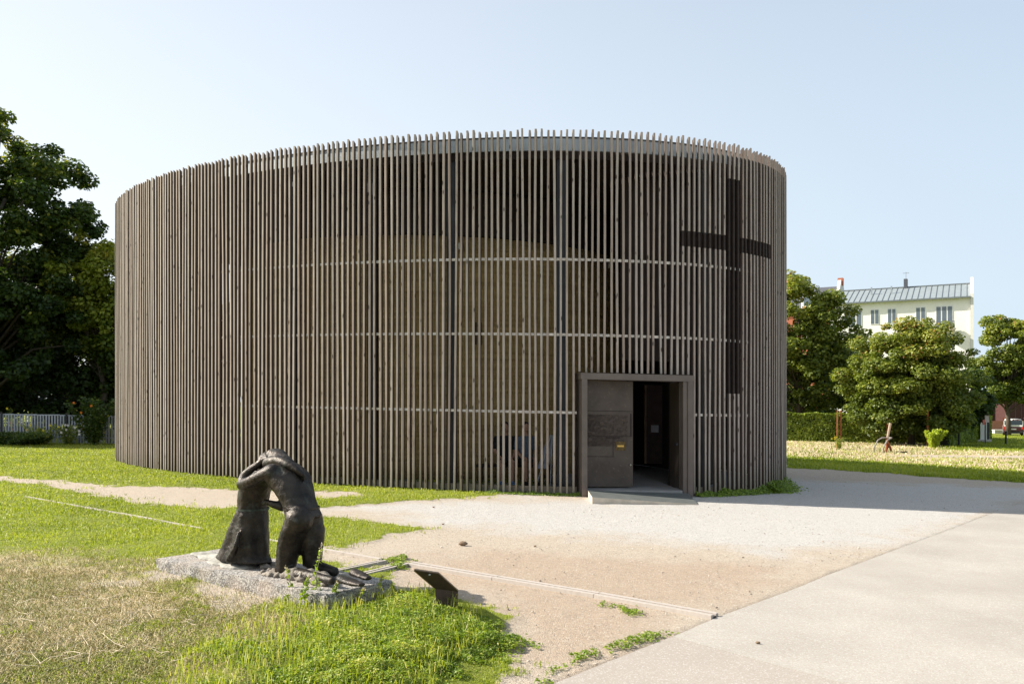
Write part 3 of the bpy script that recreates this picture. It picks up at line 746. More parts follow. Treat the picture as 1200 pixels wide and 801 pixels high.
# ---- two visitors seated in the shaded gallery behind the slats
MSKIN = simple("skin", (.42, .24, .16), .6, 0, .05); MBLK = simple("black_cloth", (.012, .012, .014), .9, 0, .2, 12); MHAIR = simple("dark_hair", (.02, .014, .01), .6, 0, .3, 30)
MGREY = simple("grey_cloth", (.10, .13, .17), .85, 0, .2, 12)
def visitor(px, d, face, label, top, shoes):
    x = (px - 600) / F * d; root = empty("person", (x, d, gz(x) + .025), face, label=label, cat="person", group="people seated behind the slats")
    Z = lambda a, b, c_: Vector((a, b, c_))
    b = MB()                       # seated, facing local -Y
    b.sphere(Z(0, -.02, 1.21), (.075, .092, .11), 16, 12); b.sphere(Z(0, -.11, 1.20), (.014, .02, .02)); b.sphere(Z(0, -.085, 1.155), (.04, .03, .025))
    for s_ in (-1, 1):
        b.sphere(Z(s_ * .076, -.01, 1.2), (.012, .02, .03)); b.sphere(Z(s_ * .03, -.095, 1.225), (.012, .01, .008))
    limb(b, [Z(0, 0, 1.02), Z(0, -.01, 1.14)], [.058, .052])
    b.loft([[Z(rx * math.cos(a), y + ry * math.sin(a), z) for a in np.linspace(0, 2 * math.pi, 16, endpoint=False)] for rx, ry, y, z in
            ((.16, .13, .02, .44), (.15, .12, .02, .58), (.14, .10, .01, .72), (.17, .115, .0, .88), (.19, .10, .0, .98), (.10, .07, .0, 1.04))])
    for s_ in (-1, 1):
        limb(b, [Z(s_ * .19, 0, .97), Z(s_ * .23, -.03, .72), Z(s_ * .16, -.25, .60)], [.05, .042, .035]); limb(b, [Z(s_ * .16, -.25, .60), Z(s_ * .11, -.33, .57)], [.034, .022])
        for k in range(4): limb(b, [Z(s_ * (.115 - k * .016), -.33, .57), Z(s_ * (.11 - k * .018), -.385, .565), Z(s_ * (.105 - k * .018), -.41, .545)], [.009, .0085, .007], 6)
        limb(b, [Z(s_ * .09, -.31, .585), Z(s_ * .06, -.345, .59)], [.011, .009], 6)
        limb(b, [Z(s_ * .09, .0, .48), Z(s_ * .11, -.40, .48)], [.085, .062]); limb(b, [Z(s_ * .11, -.40, .47), Z(s_ * .11, -.42, .10)], [.058, .04]); limb(b, [Z(s_ * .11, -.40, .06), Z(s_ * .12, -.56, .035)], [.04, .03])
    link("body", fuse(b, .018, 2, "body"), MSKIN, root)
    c_ = MB()
    c_.loft([[Z(rx * math.cos(a), y + ry * math.sin(a), z) for a in np.linspace(0, 2 * math.pi, 16, endpoint=False)] for rx, ry, y, z in
             ((.178, .15, .02, .43), (.168, .135, .02, .58), (.155, .115, .01, .72), (.185, .13, .0, .88), (.205, .115, .0, .985), (.11, .085, .0, 1.035))])
    for s_ in (-1, 1): limb(c_, [Z(s_ * .19, 0, .97), Z(s_ * .225, -.02, .76)], [.062, .056])
    link("shirt", fuse(c_, .022, 3, "shirt"), top, root)
    c_ = MB()
    for s_ in (-1, 1): limb(c_, [Z(s_ * .09, .0, .48), Z(s_ * .11, -.36, .485)], [.10, .08])
    link("trousers", fuse(c_, .022, 3, "trousers"), MBLK, root)
    c_ = MB(); c_.sphere(Z(0, .005, 1.245), (.088, .10, .095), 14, 10); c_.sphere(Z(0, .06, 1.18), (.075, .05, .08))
    link("hair", fuse(c_, .02, 3, "hair"), MHAIR, root)
    for s_ in (-1, 1):
        c_ = MB(); limb(c_, [Z(s_ * .11, -.40, .06), Z(s_ * .12, -.58, .035)], [.05, .04]); link("shoe", fuse(c_, .02, 2, "shoe"), shoes, root)
visitor(592, 18.35, R(6), "person in black T-shirt and shorts seated behind the slats, the left one of two", MBLK, simple("blue_shoe", (.10, .18, .35), .6, 0, .1))
visitor(616, 18.35, R(14), "person with dark hair in a grey top seated behind the slats, nearer the doorway", MGREY, MBLK)
x, y = (604 - 600) / F * 18.5, 18.55
bn = empty("bench", (x, y, gz(x) + .02), 0, label="plain wooden bench against the earth wall under the two seated people", cat="bench")
MB().box((0, 0, .38), (1.7, .40, .05)).build("seat", MLARCH_D, bn)
for s_ in (-.75, .75): MB().box((s_, 0, .177), (.06, .36, .354)).build("leg", MLARCH_D, bn)
# folding display easel with a grey cover leaning in the gallery
x, y, _ = at(641, 575, 17.3); ea = empty("folding_easel", (x, y, gz(x) + .02), 0, label="folded grey display easel leaning in the gallery left of the doorway", cat="easel")
mgl = simple("pale_blue_grey_board", (.19, .22, .27), .5, .1, .15)
m_ = MB(); m_.add([(-.20, -.05, .42), (.02, -.07, .42), (.16, .03, 1.08), (.02, .03, 1.08), (-.20, -.03, .42), (.02, -.05, .42), (.16, .05, 1.08), (.02, .05, 1.08)], [(0, 1, 2, 3), (7, 6, 5, 4), (0, 4, 5, 1), (1, 5, 6, 2), (2, 6, 7, 3), (3, 7, 4, 0)]); m_.build("board", mgl, ea)
for a, b in (((-.24, -.1, 0), (.08, .0, 1.1)), ((.06, -.1, 0), (.11, .0, 1.1)), ((.2, .35, 0), (.1, .03, 1.1))):
    m_ = MB(); m_.tube([a, b], .014, 8); m_.build("leg", MZINC, ea)

# ---- slanted info plaque seen from behind
p1, p2, p3 = at(485.5, 668, 6.5), at(514, 672, 6.72), at(537, 692.5, 7.05)
pc = empty("info_plaque", (p3[0], p3[1], gz(-.5)), 0, label="dark slanted metal info plaque seen from behind, rising beside the weeds", cat="sign")
q = Vector(pc.location); tp = [Vector((p[0], p[1], p[2] + gz(p[0]))) - q for p in (p1, p2, p3)]
tp.append(tp[0] + tp[2] - tp[1]); nrm = (tp[1] - tp[0]).cross(tp[2] - tp[1]).normalized()
if nrm.z < 0: nrm = -nrm
MPQ = simple("brown_weathered_steel", (.060, .040, .028), .6, .4, .25, 9)
V = tp; th = nrm * .014
m_ = MB(); m_.add(V + [p + th for p in V], [(0, 1, 2, 3), (7, 6, 5, 4), (0, 4, 5, 1), (1, 5, 6, 2), (2, 6, 7, 3), (3, 7, 4, 0)]); m_.build("plate", MPQ, pc)
m_ = MB()
for a, b in ((0, 1), (1, 2), (2, 3), (3, 0)): m_.tube([V[a] + nrm * .012, V[b] + nrm * .012], .009, 6)
m_.build("rim", simple("plaque_rim", (.30, .22, .17), .5, .5, .2), pc)
e_ = (V[3] - V[2]); w3 = Vector((0, 0, -1)); base = [V[3] + nrm * .004, V[2] + nrm * .004]; gd = [Vector((p.x, p.y, -.05)) for p in base]
o2 = Vector((0, .016, 0)); m_ = MB(); m_.add([base[0], base[1], gd[1], gd[0], base[0] + o2, base[1] + o2, gd[1] + o2, gd[0] + o2], [(0, 1, 2, 3), (7, 6, 5, 4), (0, 4, 5, 1), (1, 5, 6, 2), (2, 6, 7, 3), (3, 7, 4, 0)]); m_.build("post", MPQ, pc)
m_ = MB(); m_.sphere((V[0] + V[1]) / 2 + (V[3] - V[0]) * .12 - nrm * .002, (.010, .010, .007)); m_.build("bolt", MZINC, pc)
# loose stones on the gravel
for px, py, r_, lb in ((542.5, 639, .055, "brown flat stone lying alone on the open gravel"), (888, 755, .018, "small dark pebble on the pale concrete path near its joint"), (508, 595, .02, "tiny dark stone on gravel near the wall grass"), (519, 615, .02, "tiny dark stone on gravel at the tip of the grass tongue"), (627, 641, .018, "tiny dark pebble on gravel right of the flat stone")):
    x, y = G(px, py); m_ = MB(); m_.sphere((0, 0, r_ * .3), (r_, r_ * .7, r_ * .5), 12, 8, jit=.12)
    o = m_.build("stone", simple("stone", (.20, .14, .09), .85, 0, .3, 20), smooth=True, label=lb, cat="stone", group="loose stones on the forecourt"); o.location = (x, y, gz(x) + .012)
# ---------------------------------------------------------------- foliage made of single leaves
LEAF = np.array([(0, 0, 0), (.30, .42, .05), (0, 1.0, -.06), (-.30, .42, .05)])     # one folded leaf, two triangles
def leaves_mesh(name, P, size, N, rnd, asp=1.0, rng=RNG):
    """P: base points, N: rough normals; each leaf a folded pair of triangles"""
    n = len(P); N = N / (np.linalg.norm(N, axis=1, keepdims=True) + 1e-9)
    r_ = rng.normal(size=(n, 3)); Tn = np.cross(N, r_); Tn /= np.linalg.norm(Tn, axis=1, keepdims=True) + 1e-9
    Bn = np.cross(N, Tn); s = np.asarray(size).reshape(-1, 1) if hasattr(size, '__len__') else np.full((n, 1), size)
    V = np.empty((n, 4, 3))
    for k in range(4): V[:, k] = P + (Tn * LEAF[k, 0] * asp + Bn * (LEAF[k, 1] - .5) + N * LEAF[k, 2] * 1.5) * s
    b = np.arange(n)[:, None] * 4
    Fq = np.concatenate([b + np.array([[0, 1, 2]]), b + np.array([[0, 2, 3]])], 1).reshape(-1, 3)
    return np_mesh(name, V.reshape(-1, 3), Fq, np.repeat(rnd, 2))
def blades_mesh(name, P, h, w, lean, rnd, rng=RNG, flat=False):
    n = len(P); az = rng.random(n) * 2 * np.pi; fa = rng.random(n) * 2 * np.pi
    D = np.stack([np.cos(az), np.sin(az), np.zeros(n)], 1); Wd = np.stack([np.cos(fa), np.sin(fa), np.zeros(n)], 1)
    h = h[:, None]; w = w[:, None]; lean = lean[:, None]; Z = np.array([[0, 0, 1.0]])
    m = P + Z * h * .6 * np.sqrt(np.clip(1 - lean ** 2 * .3, .05, 1)) + D * h * lean * .3
    tip = P + Z * h * np.clip(1 - lean * .75, .03, 1) + D * h * lean * .95
    V = np.stack([P - Wd * w, P + Wd * w, m + Wd * w * .75, m - Wd * w * .75, tip], 1).reshape(-1, 3)
    b = np.arange(n)[:, None] * 5
    Fq = np.concatenate([b + [[0, 1, 2]], b + [[0, 2, 3]], b + [[3, 2, 4]]], 1).reshape(-1, 3)
    return np_mesh(name, V, Fq, np.repeat(rnd, 3))
MGRASS = leafmat("lawn_grass_blades", [(0, (.12, .165, .014)), (.45, (.29, .345, .03)), (.8, (.42, .44, .065)), (.92, (.44, .40, .14)), (1, (.55, .47, .26))], .4)
MSTRAW = leafmat("dry_grass_blades", [(0, (.19, .20, .05)), (.25, (.33, .27, .11)), (.6, (.54, .43, .26)), (1, (.72, .61, .45))], .10)
MWEED = leafmat("weed_leaves", [(0, (.07, .12, .012)), (.5, (.20, .29, .028)), (.85, (.34, .41, .055)), (1, (.50, .47, .13))], .4)
def ground_h(X, Y): return gz(X) + .012 + .05 * sm(sdf_poly(np.asarray(X, float), np.asarray(Y, float), WEED), -.05, .5)
SLAB_P = [tuple((O_ + U * a + Vv * b))[:2] for a, b in ((0, -.37), (2.63, -.37), (2.63, .37), (0, .37))]
PLQ = tuple(pc.location)[:2]
def scatter(n, d0, d1, x0, x1, power=1.0, seed=1):
    """points spread evenly over what a standing visitor would see between two distances"""
    rg = np.random.default_rng(seed); u = rg.random(n)
    d = 1 / (1 / d0 + u * (1 / d1 - 1 / d0)) if power == 1 else d0 * (d1 / d0) ** u
    px = rg.uniform(x0, x1, n); return (px - 600) / F * d, d
# lawn
X, Y = scatter(430000, 4.4, 34, -140, 760, 0, 2)
g_, d_, _r, _w, _b = masks(X, Y); g2_ = masks(X, Y, 2.6)[0]; cl_ = vnoise(X, Y, 24, 5.5, 2)
keep = (RNG.random(len(X)) < np.maximum(g_ ** 2 * np.clip(cl_ * 3 - .2, .25, 1), g2_ * (cl_ > .60) * .8) * np.where(sdf_poly(X, Y, WEED) > 0, .35 + .5 * (cl_ > .52), 1)) & (RNG.random(len(X)) > np.clip(d_ * 1.25 - .1, 0, .93)) & (sdf_poly(X, Y, SLAB_P) < -.01)
X, Y = X[keep], Y[keep]; n = len(X); sc2 = np.clip(Y / 9, .8, 2.6)
clump = vnoise(X, Y, 21, 3.0); tone = vnoise(X, Y, 22, .8)
h = (.018 + .030 * RNG.random(n)) * (.6 + .9 * clump) * np.clip(sc2, .9, 1.35)
rnd = np.clip(.30 + .5 * (clump - .5) + .5 * (tone - .5) + RNG.normal(0, .16, n) + .10, 0, 1)
rnd = np.where(RNG.random(n) < .05, RNG.uniform(.85, 1, n), rnd)
P = np.stack([X, Y, ground_h(X, Y)], 1)
link("lawn_grass", blades_mesh("lawn_grass", P, h, (.0022 + .0018 * RNG.random(n)) * sc2, RNG.uniform(.2, 1.0, n), rnd), MGRASS, kind="stuff", label="short sunlit green lawn grass around the sculpture and the chapel", cat="grass")
# right-hand verge beyond the gravel
X, Y = scatter(90000, 18, 70, 890, 1330, 0, 3)
g_, d_, _r, _w, _b = masks(X, Y); keep = (RNG.random(len(X)) < g_) & (RNG.random(len(X)) > d_ * .75); X, Y = X[keep], Y[keep]; n = len(X)
rnd = np.clip(.35 + .8 * (vnoise(X, Y, 23, .5) - .5) + RNG.normal(0, .15, n), 0, 1)
link("verge_grass", blades_mesh("verge_grass", np.stack([X, Y, ground_h(X, Y)], 1), RNG.uniform(.06, .13, n), np.full(n, .014), RNG.uniform(.2, .9, n), rnd), MGRASS, kind="stuff", label="green verge grass beyond the shaded gravel at the right", cat="grass")
# dry grass: cut straw lying about, near left and in the far meadow
X, Y = scatter(210000, 4.4, 11, -140, 420, 0, 4)
g_, d_, _r, _w, _b = masks(X, Y); pt = vnoise(X, Y, 31, 2.6); keep = (RNG.random(len(X)) < g_ * d_ * np.clip((pt - .3) * 3.2, .5, 1)) & (sdf_poly(X, Y, SLAB_P) < -.01); X, Y, pt = X[keep], Y[keep], pt[keep]; n = len(X)
rnd = np.clip(.15 + 1.3 * (vnoise(X, Y, 32, 1.7) - .25) * .7 + RNG.normal(0, .22, n), 0, 1)
rnd = np.where(RNG.random(n) < .42 * (1 - np.clip((pt - .3) * 2, 0, 1)) + .08, 0.0, rnd)
link("dry_grass", blades_mesh("dry_grass", np.stack([X, Y, ground_h(X, Y) + .004], 1), RNG.uniform(.03, .085, n), RNG.uniform(.0011, .003, n), RNG.uniform(.75, 1.32, n), rnd), MSTRAW, kind="stuff", label="dry straw coloured grass in the left foreground", cat="grass")
X, Y = scatter(22000, 20, 60, 880, 1330, 0, 5)
g_, d_, _r, _w, _b = masks(X, Y); keep = (RNG.random(len(X)) < g_ * d_ * np.clip(vnoise(X, Y, 33, .8) * 2.2 - .5, .05, 1)); X, Y = X[keep], Y[keep]; n = len(X)
rnd = np.clip(.38 + .8 * vnoise(X, Y, 34, .4) + RNG.normal(0, .15, n), 0, 1)
link("meadow_grass", blades_mesh("meadow_grass", np.stack([X, Y, ground_h(X, Y)], 1), RNG.uniform(.06, .16, n), np.full(n, .012), RNG.uniform(.4, 1.1, n), rnd), MSTRAW, kind="stuff", label="bleached dry meadow grass in front of the hedge", cat="grass")
# green tufts among the straw
X, Y = scatter(110000, 4.4, 11, -140, 420, 0, 6)
g_, d_, _r, _w, _b = masks(X, Y); pt = vnoise(X, Y, 35, 4.0); bias = np.clip((X * .9 + Y * -.35 + 4.6) * .35, -.12, .25)
keep = (d_ > .2) & (pt + bias > .56) & (g_ > .5) & (sdf_poly(X, Y, SLAB_P) < -.01) & (sdf_poly(X, Y, WEED) < .1); X, Y = X[keep], Y[keep]; n = len(X)
rnd = np.clip(RNG.normal(.35, .2, n), 0, 1)
link("green_tufts", blades_mesh("green_tufts", np.stack([X, Y, ground_h(X, Y)], 1), RNG.uniform(.025, .07, n), RNG.uniform(.002, .0045, n), RNG.uniform(.2, 1.0, n), rnd), MGRASS, kind="stuff", label="small green tufts sprouting through the dry foreground grass", cat="grass")

# leafy weeds: a thick low carpet of small leaves
X, Y = scatter(300000, 4.2, 8.6, 100, 640, 0, 7)
sd = sdf_poly(X, Y, WEED) + .55 * (vnoise(X, Y, 41, 2.5) - .5) + .25 * (vnoise(X, Y, 46, 9) - .5)
lum = vnoise(X, Y, 42, 2.2, 3); lum2 = vnoise(X, Y, 43, 8, 2)
right = np.clip((X + 2.4) / 1.6, 0, 1)          # denser and taller towards the plaque
cov = sm(sd, -.02, .10) * np.clip(.12 + .9 * right + (lum - .5) * 2.4, 0, 1)
keep = (RNG.random(len(X)) < cov * np.clip(vnoise(X, Y, 47, 5) * 4 - 1.1, .12, 1)) & (sdf_poly(X, Y, SLAB_P) < .0); X, Y, sd, lum, lum2, right = (q[keep] for q in (X, Y, sd, lum, lum2, right)); n = len(X)
nearslab = .25 + .75 * sm(-np.maximum(sdf_poly(X, Y, SLAB_P), -np.hypot(X - PLQ[0], Y - PLQ[1])), .02, .45)
H = (sm(sd, -.02, .35) ** .7) * (.025 + .075 * right) * (.25 + 1.3 * lum) * (.6 + .8 * lum2) * nearslab
z = ground_h(X, Y) + H * (1 - RNG.random(n) ** 1.6 * .75)
Nn = np.stack([RNG.normal(0, .55, n), RNG.normal(0, .55, n), np.full(n, 1.0)], 1)
rnd = np.clip(.45 + 1.1 * (lum2 - .5) + .8 * (lum - .5) + RNG.normal(0, .17, n), 0, 1); rnd = np.where(RNG.random(n) < .04, 1.0, rnd)
link("low_weeds", leaves_mesh("low_weeds", np.stack([X, Y, z], 1), RNG.uniform(.012, .028, n), Nn, rnd), MWEED, kind="stuff", label="thick carpet of small-leaved green weeds in the near foreground", cat="ground cover")
X, Y = scatter(14000, 4.2, 8.6, 100, 640, 0, 8); sd = sdf_poly(X, Y, WEED); keep = (sd > .12) & (sdf_poly(X, Y, SLAB_P) < 0) & (RNG.random(len(X)) < .35 + .5 * vnoise(X, Y, 44, 3)); X, Y = X[keep], Y[keep]; n = len(X)
rnd = np.clip(RNG.normal(.62, .22, n), 0, 1)
link("long_grass", blades_mesh("long_grass", np.stack([X, Y, ground_h(X, Y) + .05], 1), RNG.uniform(.05, .14, n) * (.5 + 1.0 * vnoise(X, Y, 45, 3)), RNG.uniform(.0015, .0035, n), RNG.uniform(.15, .8, n), rnd), MGRASS, kind="stuff", label="long thin grass blades growing through the weeds", cat="grass")
# loose grit and small stones lying on the gravel
rg = np.random.default_rng(91); X, Y = scatter(26000, 4.6, 24, 360, 1230, 0, 9); g_, d_, r9, w9, b9 = masks(X, Y)
keep = (b9 > .5) & (sdf_poly(X, Y, PAVE) < -.02) & (rg.random(len(X)) < .10 + .5 * (vnoise(X, Y, 92, 1.5) > .55)); X, Y = X[keep], Y[keep]; n = len(X)
OC = np.array([(1, 0, 0), (0, 1, 0), (-1, 0, 0), (0, -1, 0), (0, 0, 1), (0, 0, -.5)]); FO = np.array([(0, 1, 4), (1, 2, 4), (2, 3, 4), (3, 0, 4), (1, 0, 5), (2, 1, 5), (3, 2, 5), (0, 3, 5)])
sz = np.clip(rg.lognormal(-5.25, .45, n), .003, .016); a = rg.random(n) * 6.28
V = OC[None] * sz[:, None, None] * rg.uniform(.6, 1.2, (n, 6, 1)) * np.array([1.2, .9, .7]); V = np.stack([V[..., 0] * np.cos(a)[:, None] - V[..., 1] * np.sin(a)[:, None], V[..., 0] * np.sin(a)[:, None] + V[..., 1] * np.cos(a)[:, None], V[..., 2]], -1)
V = V + np.stack([X, Y, gz(X) + .006 + sz * .3], -1)[:, None]
t = NT("grit"); c = t.ramp(t.attr("rnd"), [(0, (.12, .10, .085)), (.5, (.36, .30, .24)), (1, (.60, .56, .50))]); t.set(c, .9)
link("loose_grit", np_mesh("loose_grit", V.reshape(-1, 3), (FO[None] + np.arange(n)[:, None, None] * 6).reshape(-1, 3), np.repeat(rg.random(n), 8)), t.m, kind="stuff", label="loose small stones scattered over the gravel forecourt", cat="gravel")
# sparse creeping weeds: along the concrete edge, in the gravel and at the foot of the slats
def patch(name, poly, n, hmax, label, seed, size=(.012, .03), sc=1.0):
    rg = np.random.default_rng(seed); A_ = np.array(poly); lo, hi = A_.min(0) - .1, A_.max(0) + .1
    X = rg.uniform(lo[0], hi[0], n * 3); Y = rg.uniform(lo[1], hi[1], n * 3)
    s_ = sdf_poly(X, Y, poly) + .3 * sc * (vnoise(X, Y, seed, 5 / sc) - .5) + .25 * sc * (vnoise(X, Y, seed + 1, 16 / sc) - .5); k = (s_ > 0) & (rg.random(len(X)) < np.clip(s_ * 9, .1, 1)); X, Y, s_ = X[k][:n], Y[k][:n], s_[k][:n]; m = len(X)
    z = ground_h(X, Y) + hmax * np.clip(s_ / (.12 * sc), .1, 1) * rg.random(m)
    link(name, leaves_mesh(name, np.stack([X, Y, z], 1), rg.uniform(size[0], size[1], m), np.stack([rg.normal(0, .6, m), rg.normal(0, .6, m), np.ones(m)], 1), np.clip(rg.normal(.5, .2, m), 0, 1), rng=rg), MWEED, kind="stuff", label=label, cat="ground cover")
patch("edge_weeds", gpoly([(630, 801), (690, 776), (745, 755), (783, 745), (779, 741), (735, 748), (680, 767), (618, 801)]), 7000, .03, "thin line of weeds along the near edge of the concrete path", 51)
patch("edge_weeds", gpoly([(700, 706), (735, 710), (753, 719), (742, 723), (712, 715), (693, 708)]), 1200, .02, "little weed patch in the gravel beside the long edging strip", 52)
patch("edge_weeds", gpoly([(548, 772), (600, 760), (625, 762), (610, 772), (560, 790)]), 1300, .02, "scattered sprouts on bare gravel right of the weed carpet, near the bottom edge", 53)
patch("edge_weeds", gpoly([(585, 750), (600, 744), (628, 758), (606, 764)]), 600, .02, "small sprout patch on bare gravel just right of the weed carpet", 54)
patch("edge_weeds", gpoly([(448, 656), (476, 653), (487, 661), (470, 668), (452, 664)]), 2600, .04, "tuft of green at the corner of the short edging strips", 55)
def wallweeds(pxa, pxb, n, hgt, out, label, seed, mat=MWEED, sz=(.03, .07)):
    rg = np.random.default_rng(seed); px = rg.uniform(pxa, pxb, n); P = []; N_ = []
    for q in px:
        p, nn = oval(tpar(s_of(q)), 0); lump = .4 + .9 * mnoise.noise(Vector((q * .07, seed, 0))) + .3
        o = abs(rg.normal(0, out)); p = p + nn * o; zz = rg.random() * hgt * max(.15, lump) * max(.1, 1 - o / (out * 2.5))
        P.append((p.x, p.y, gz(p.x) + .01 + zz)); N_.append((nn.x + rg.normal(0, .6), nn.y + rg.normal(0, .6), .8))
    link("wall_weeds", leaves_mesh("wall_weeds", np.array(P), rg.uniform(sz[0], sz[1], n), np.array(N_), np.clip(rg.normal(.35, .18, n), 0, 1), rng=rg), mat, kind="stuff", label=label, cat="ground cover")
wallweeds(815, 912, 2200, .15, .09, "dark green weeds at the foot of the slats right of the doorway", 61)
wallweeds(898, 921, 1900, .30, .17, "bushy weed clump at the far right foot of the slatted wall", 62)
wallweeds(560, 684, 1800, .07, .08, "fine weeds along the base of the slats left of the doorway", 63, sz=(.015, .04))
X = []; 
# long pale dead stalks lying on the dry grass
rg = np.random.default_rng(77); m_ = MB()
for k in range(120):
    px, py = rg.uniform(-40, 330), rg.uniform(668, 800); 
    x, y = G(px, py)
    if sdf_poly(np.array([x]), np.array([y]), SLAB_P)[0] > -.05: continue
    a = rg.uniform(0, math.pi); L = rg.uniform(.05, .20) * (1 if k % 6 else 1.5); c_ = rg.normal(0, .12); z = gz(x) + .03
    pts = [Vector((x + math.cos(a + c_ * f) * L * f, y + math.sin(a + c_ * f) * L * f, z + .02 + rg.uniform(0, .03) + (f * .05 if k % 3 == 0 else 0))) for f in (0, .35, .7, 1)]
    m_.tube(pts, [.0020, .0018, .0015, .001], 4)
m_.build("dead_stalks", simple("dead_stalk", (.62, .52, .38), .8, 0, .2, 20), kind="stuff", label="long pale dead stalks lying on the dry grass", cat="grass")
# tall seeded weeds standing in front of the slab
def tall_weed(px, py, hgt, label, lean=0.0, nleaf=26, tone=.55, seedhead=True):
    rg = np.random.default_rng(int(px * 7 + py)); x, y = G(px, py); r0 = empty("tall_weed", (x, y, gz(x) + .01), rg.uniform(0, 6), label=label, cat="weed plant", group="tall weeds round the granite slab")
    st = [Vector((lean * f * f * hgt, .03 * math.sin(f * 4), f * hgt)) for f in np.linspace(0, 1, 6)]
    m_ = MB(); m_.tube(st, [.004, .0035, .003, .0025, .002, .001], 6); m_.build("stem", simple("weed_stem", (.24, .26, .09), .7, 0, .2), r0)
    P = []; 
    for k in range(nleaf):
        f = rg.uniform(.08, .95); i = min(4, int(f * 5)); q = st[i].lerp(st[i + 1], f * 5 - i); a = rg.uniform(0, 6.28); r_ = .035 * (1.2 - f)
        P.append((q.x + math.cos(a) * r_, q.y + math.sin(a) * r_, q.z))
    P = np.array(P); link("leaf_cluster", leaves_mesh("leaf_cluster", P, rg.uniform(.03, .06, len(P)) * (1.25 - P[:, 2] / hgt * .6), rg.normal(0, 1, (len(P), 3)) + [0, 0, .5], np.clip(rg.normal(tone, .15, len(P)), 0, 1), rng=rg), MWEED, r0)
    if seedhead:
        Q = np.array([tuple(st[4].lerp(st[5], rg.uniform(-.5, 1.1)) + Vector(rg.normal(0, .008, 3))) for _ in range(40)])
        link("seed_head", leaves_mesh("seed_head", Q, np.full(40, .014), rg.normal(0, 1, (40, 3)), rg.uniform(.8, 1, 40), rng=rg), MSTRAW, r0)
tall_weed(375, 712, .52, "tallest thin leafy weed stem standing right in front of the granite slab", .05, 40)
tall_weed(337, 708, .30, "thin leafy weed leaning against the slab's front below the bronze knees", -.1)
tall_weed(392, 716, .24, "short bushy weed at the slab's near corner", .1, 60, .4)
tall_weed(360, 716, .28, "leafy weed just left of the tallest weed stem", -.05, 60, .45)
tall_weed(425, 712, .15, "small yellowish weed below the slab's shaded end", .2, 34, .8)
tall_weed(446, 705, .22, "pale grass-like weed at the right end of the slab", .05, 60, .85)
tall_weed(512, 706, .20, "yellow-green seeded weed in front of the plaque post", -.05, 26, .9)
tall_weed(527, 706, .16, "short bright weed at the foot of the plaque post", .1, 34, .85)
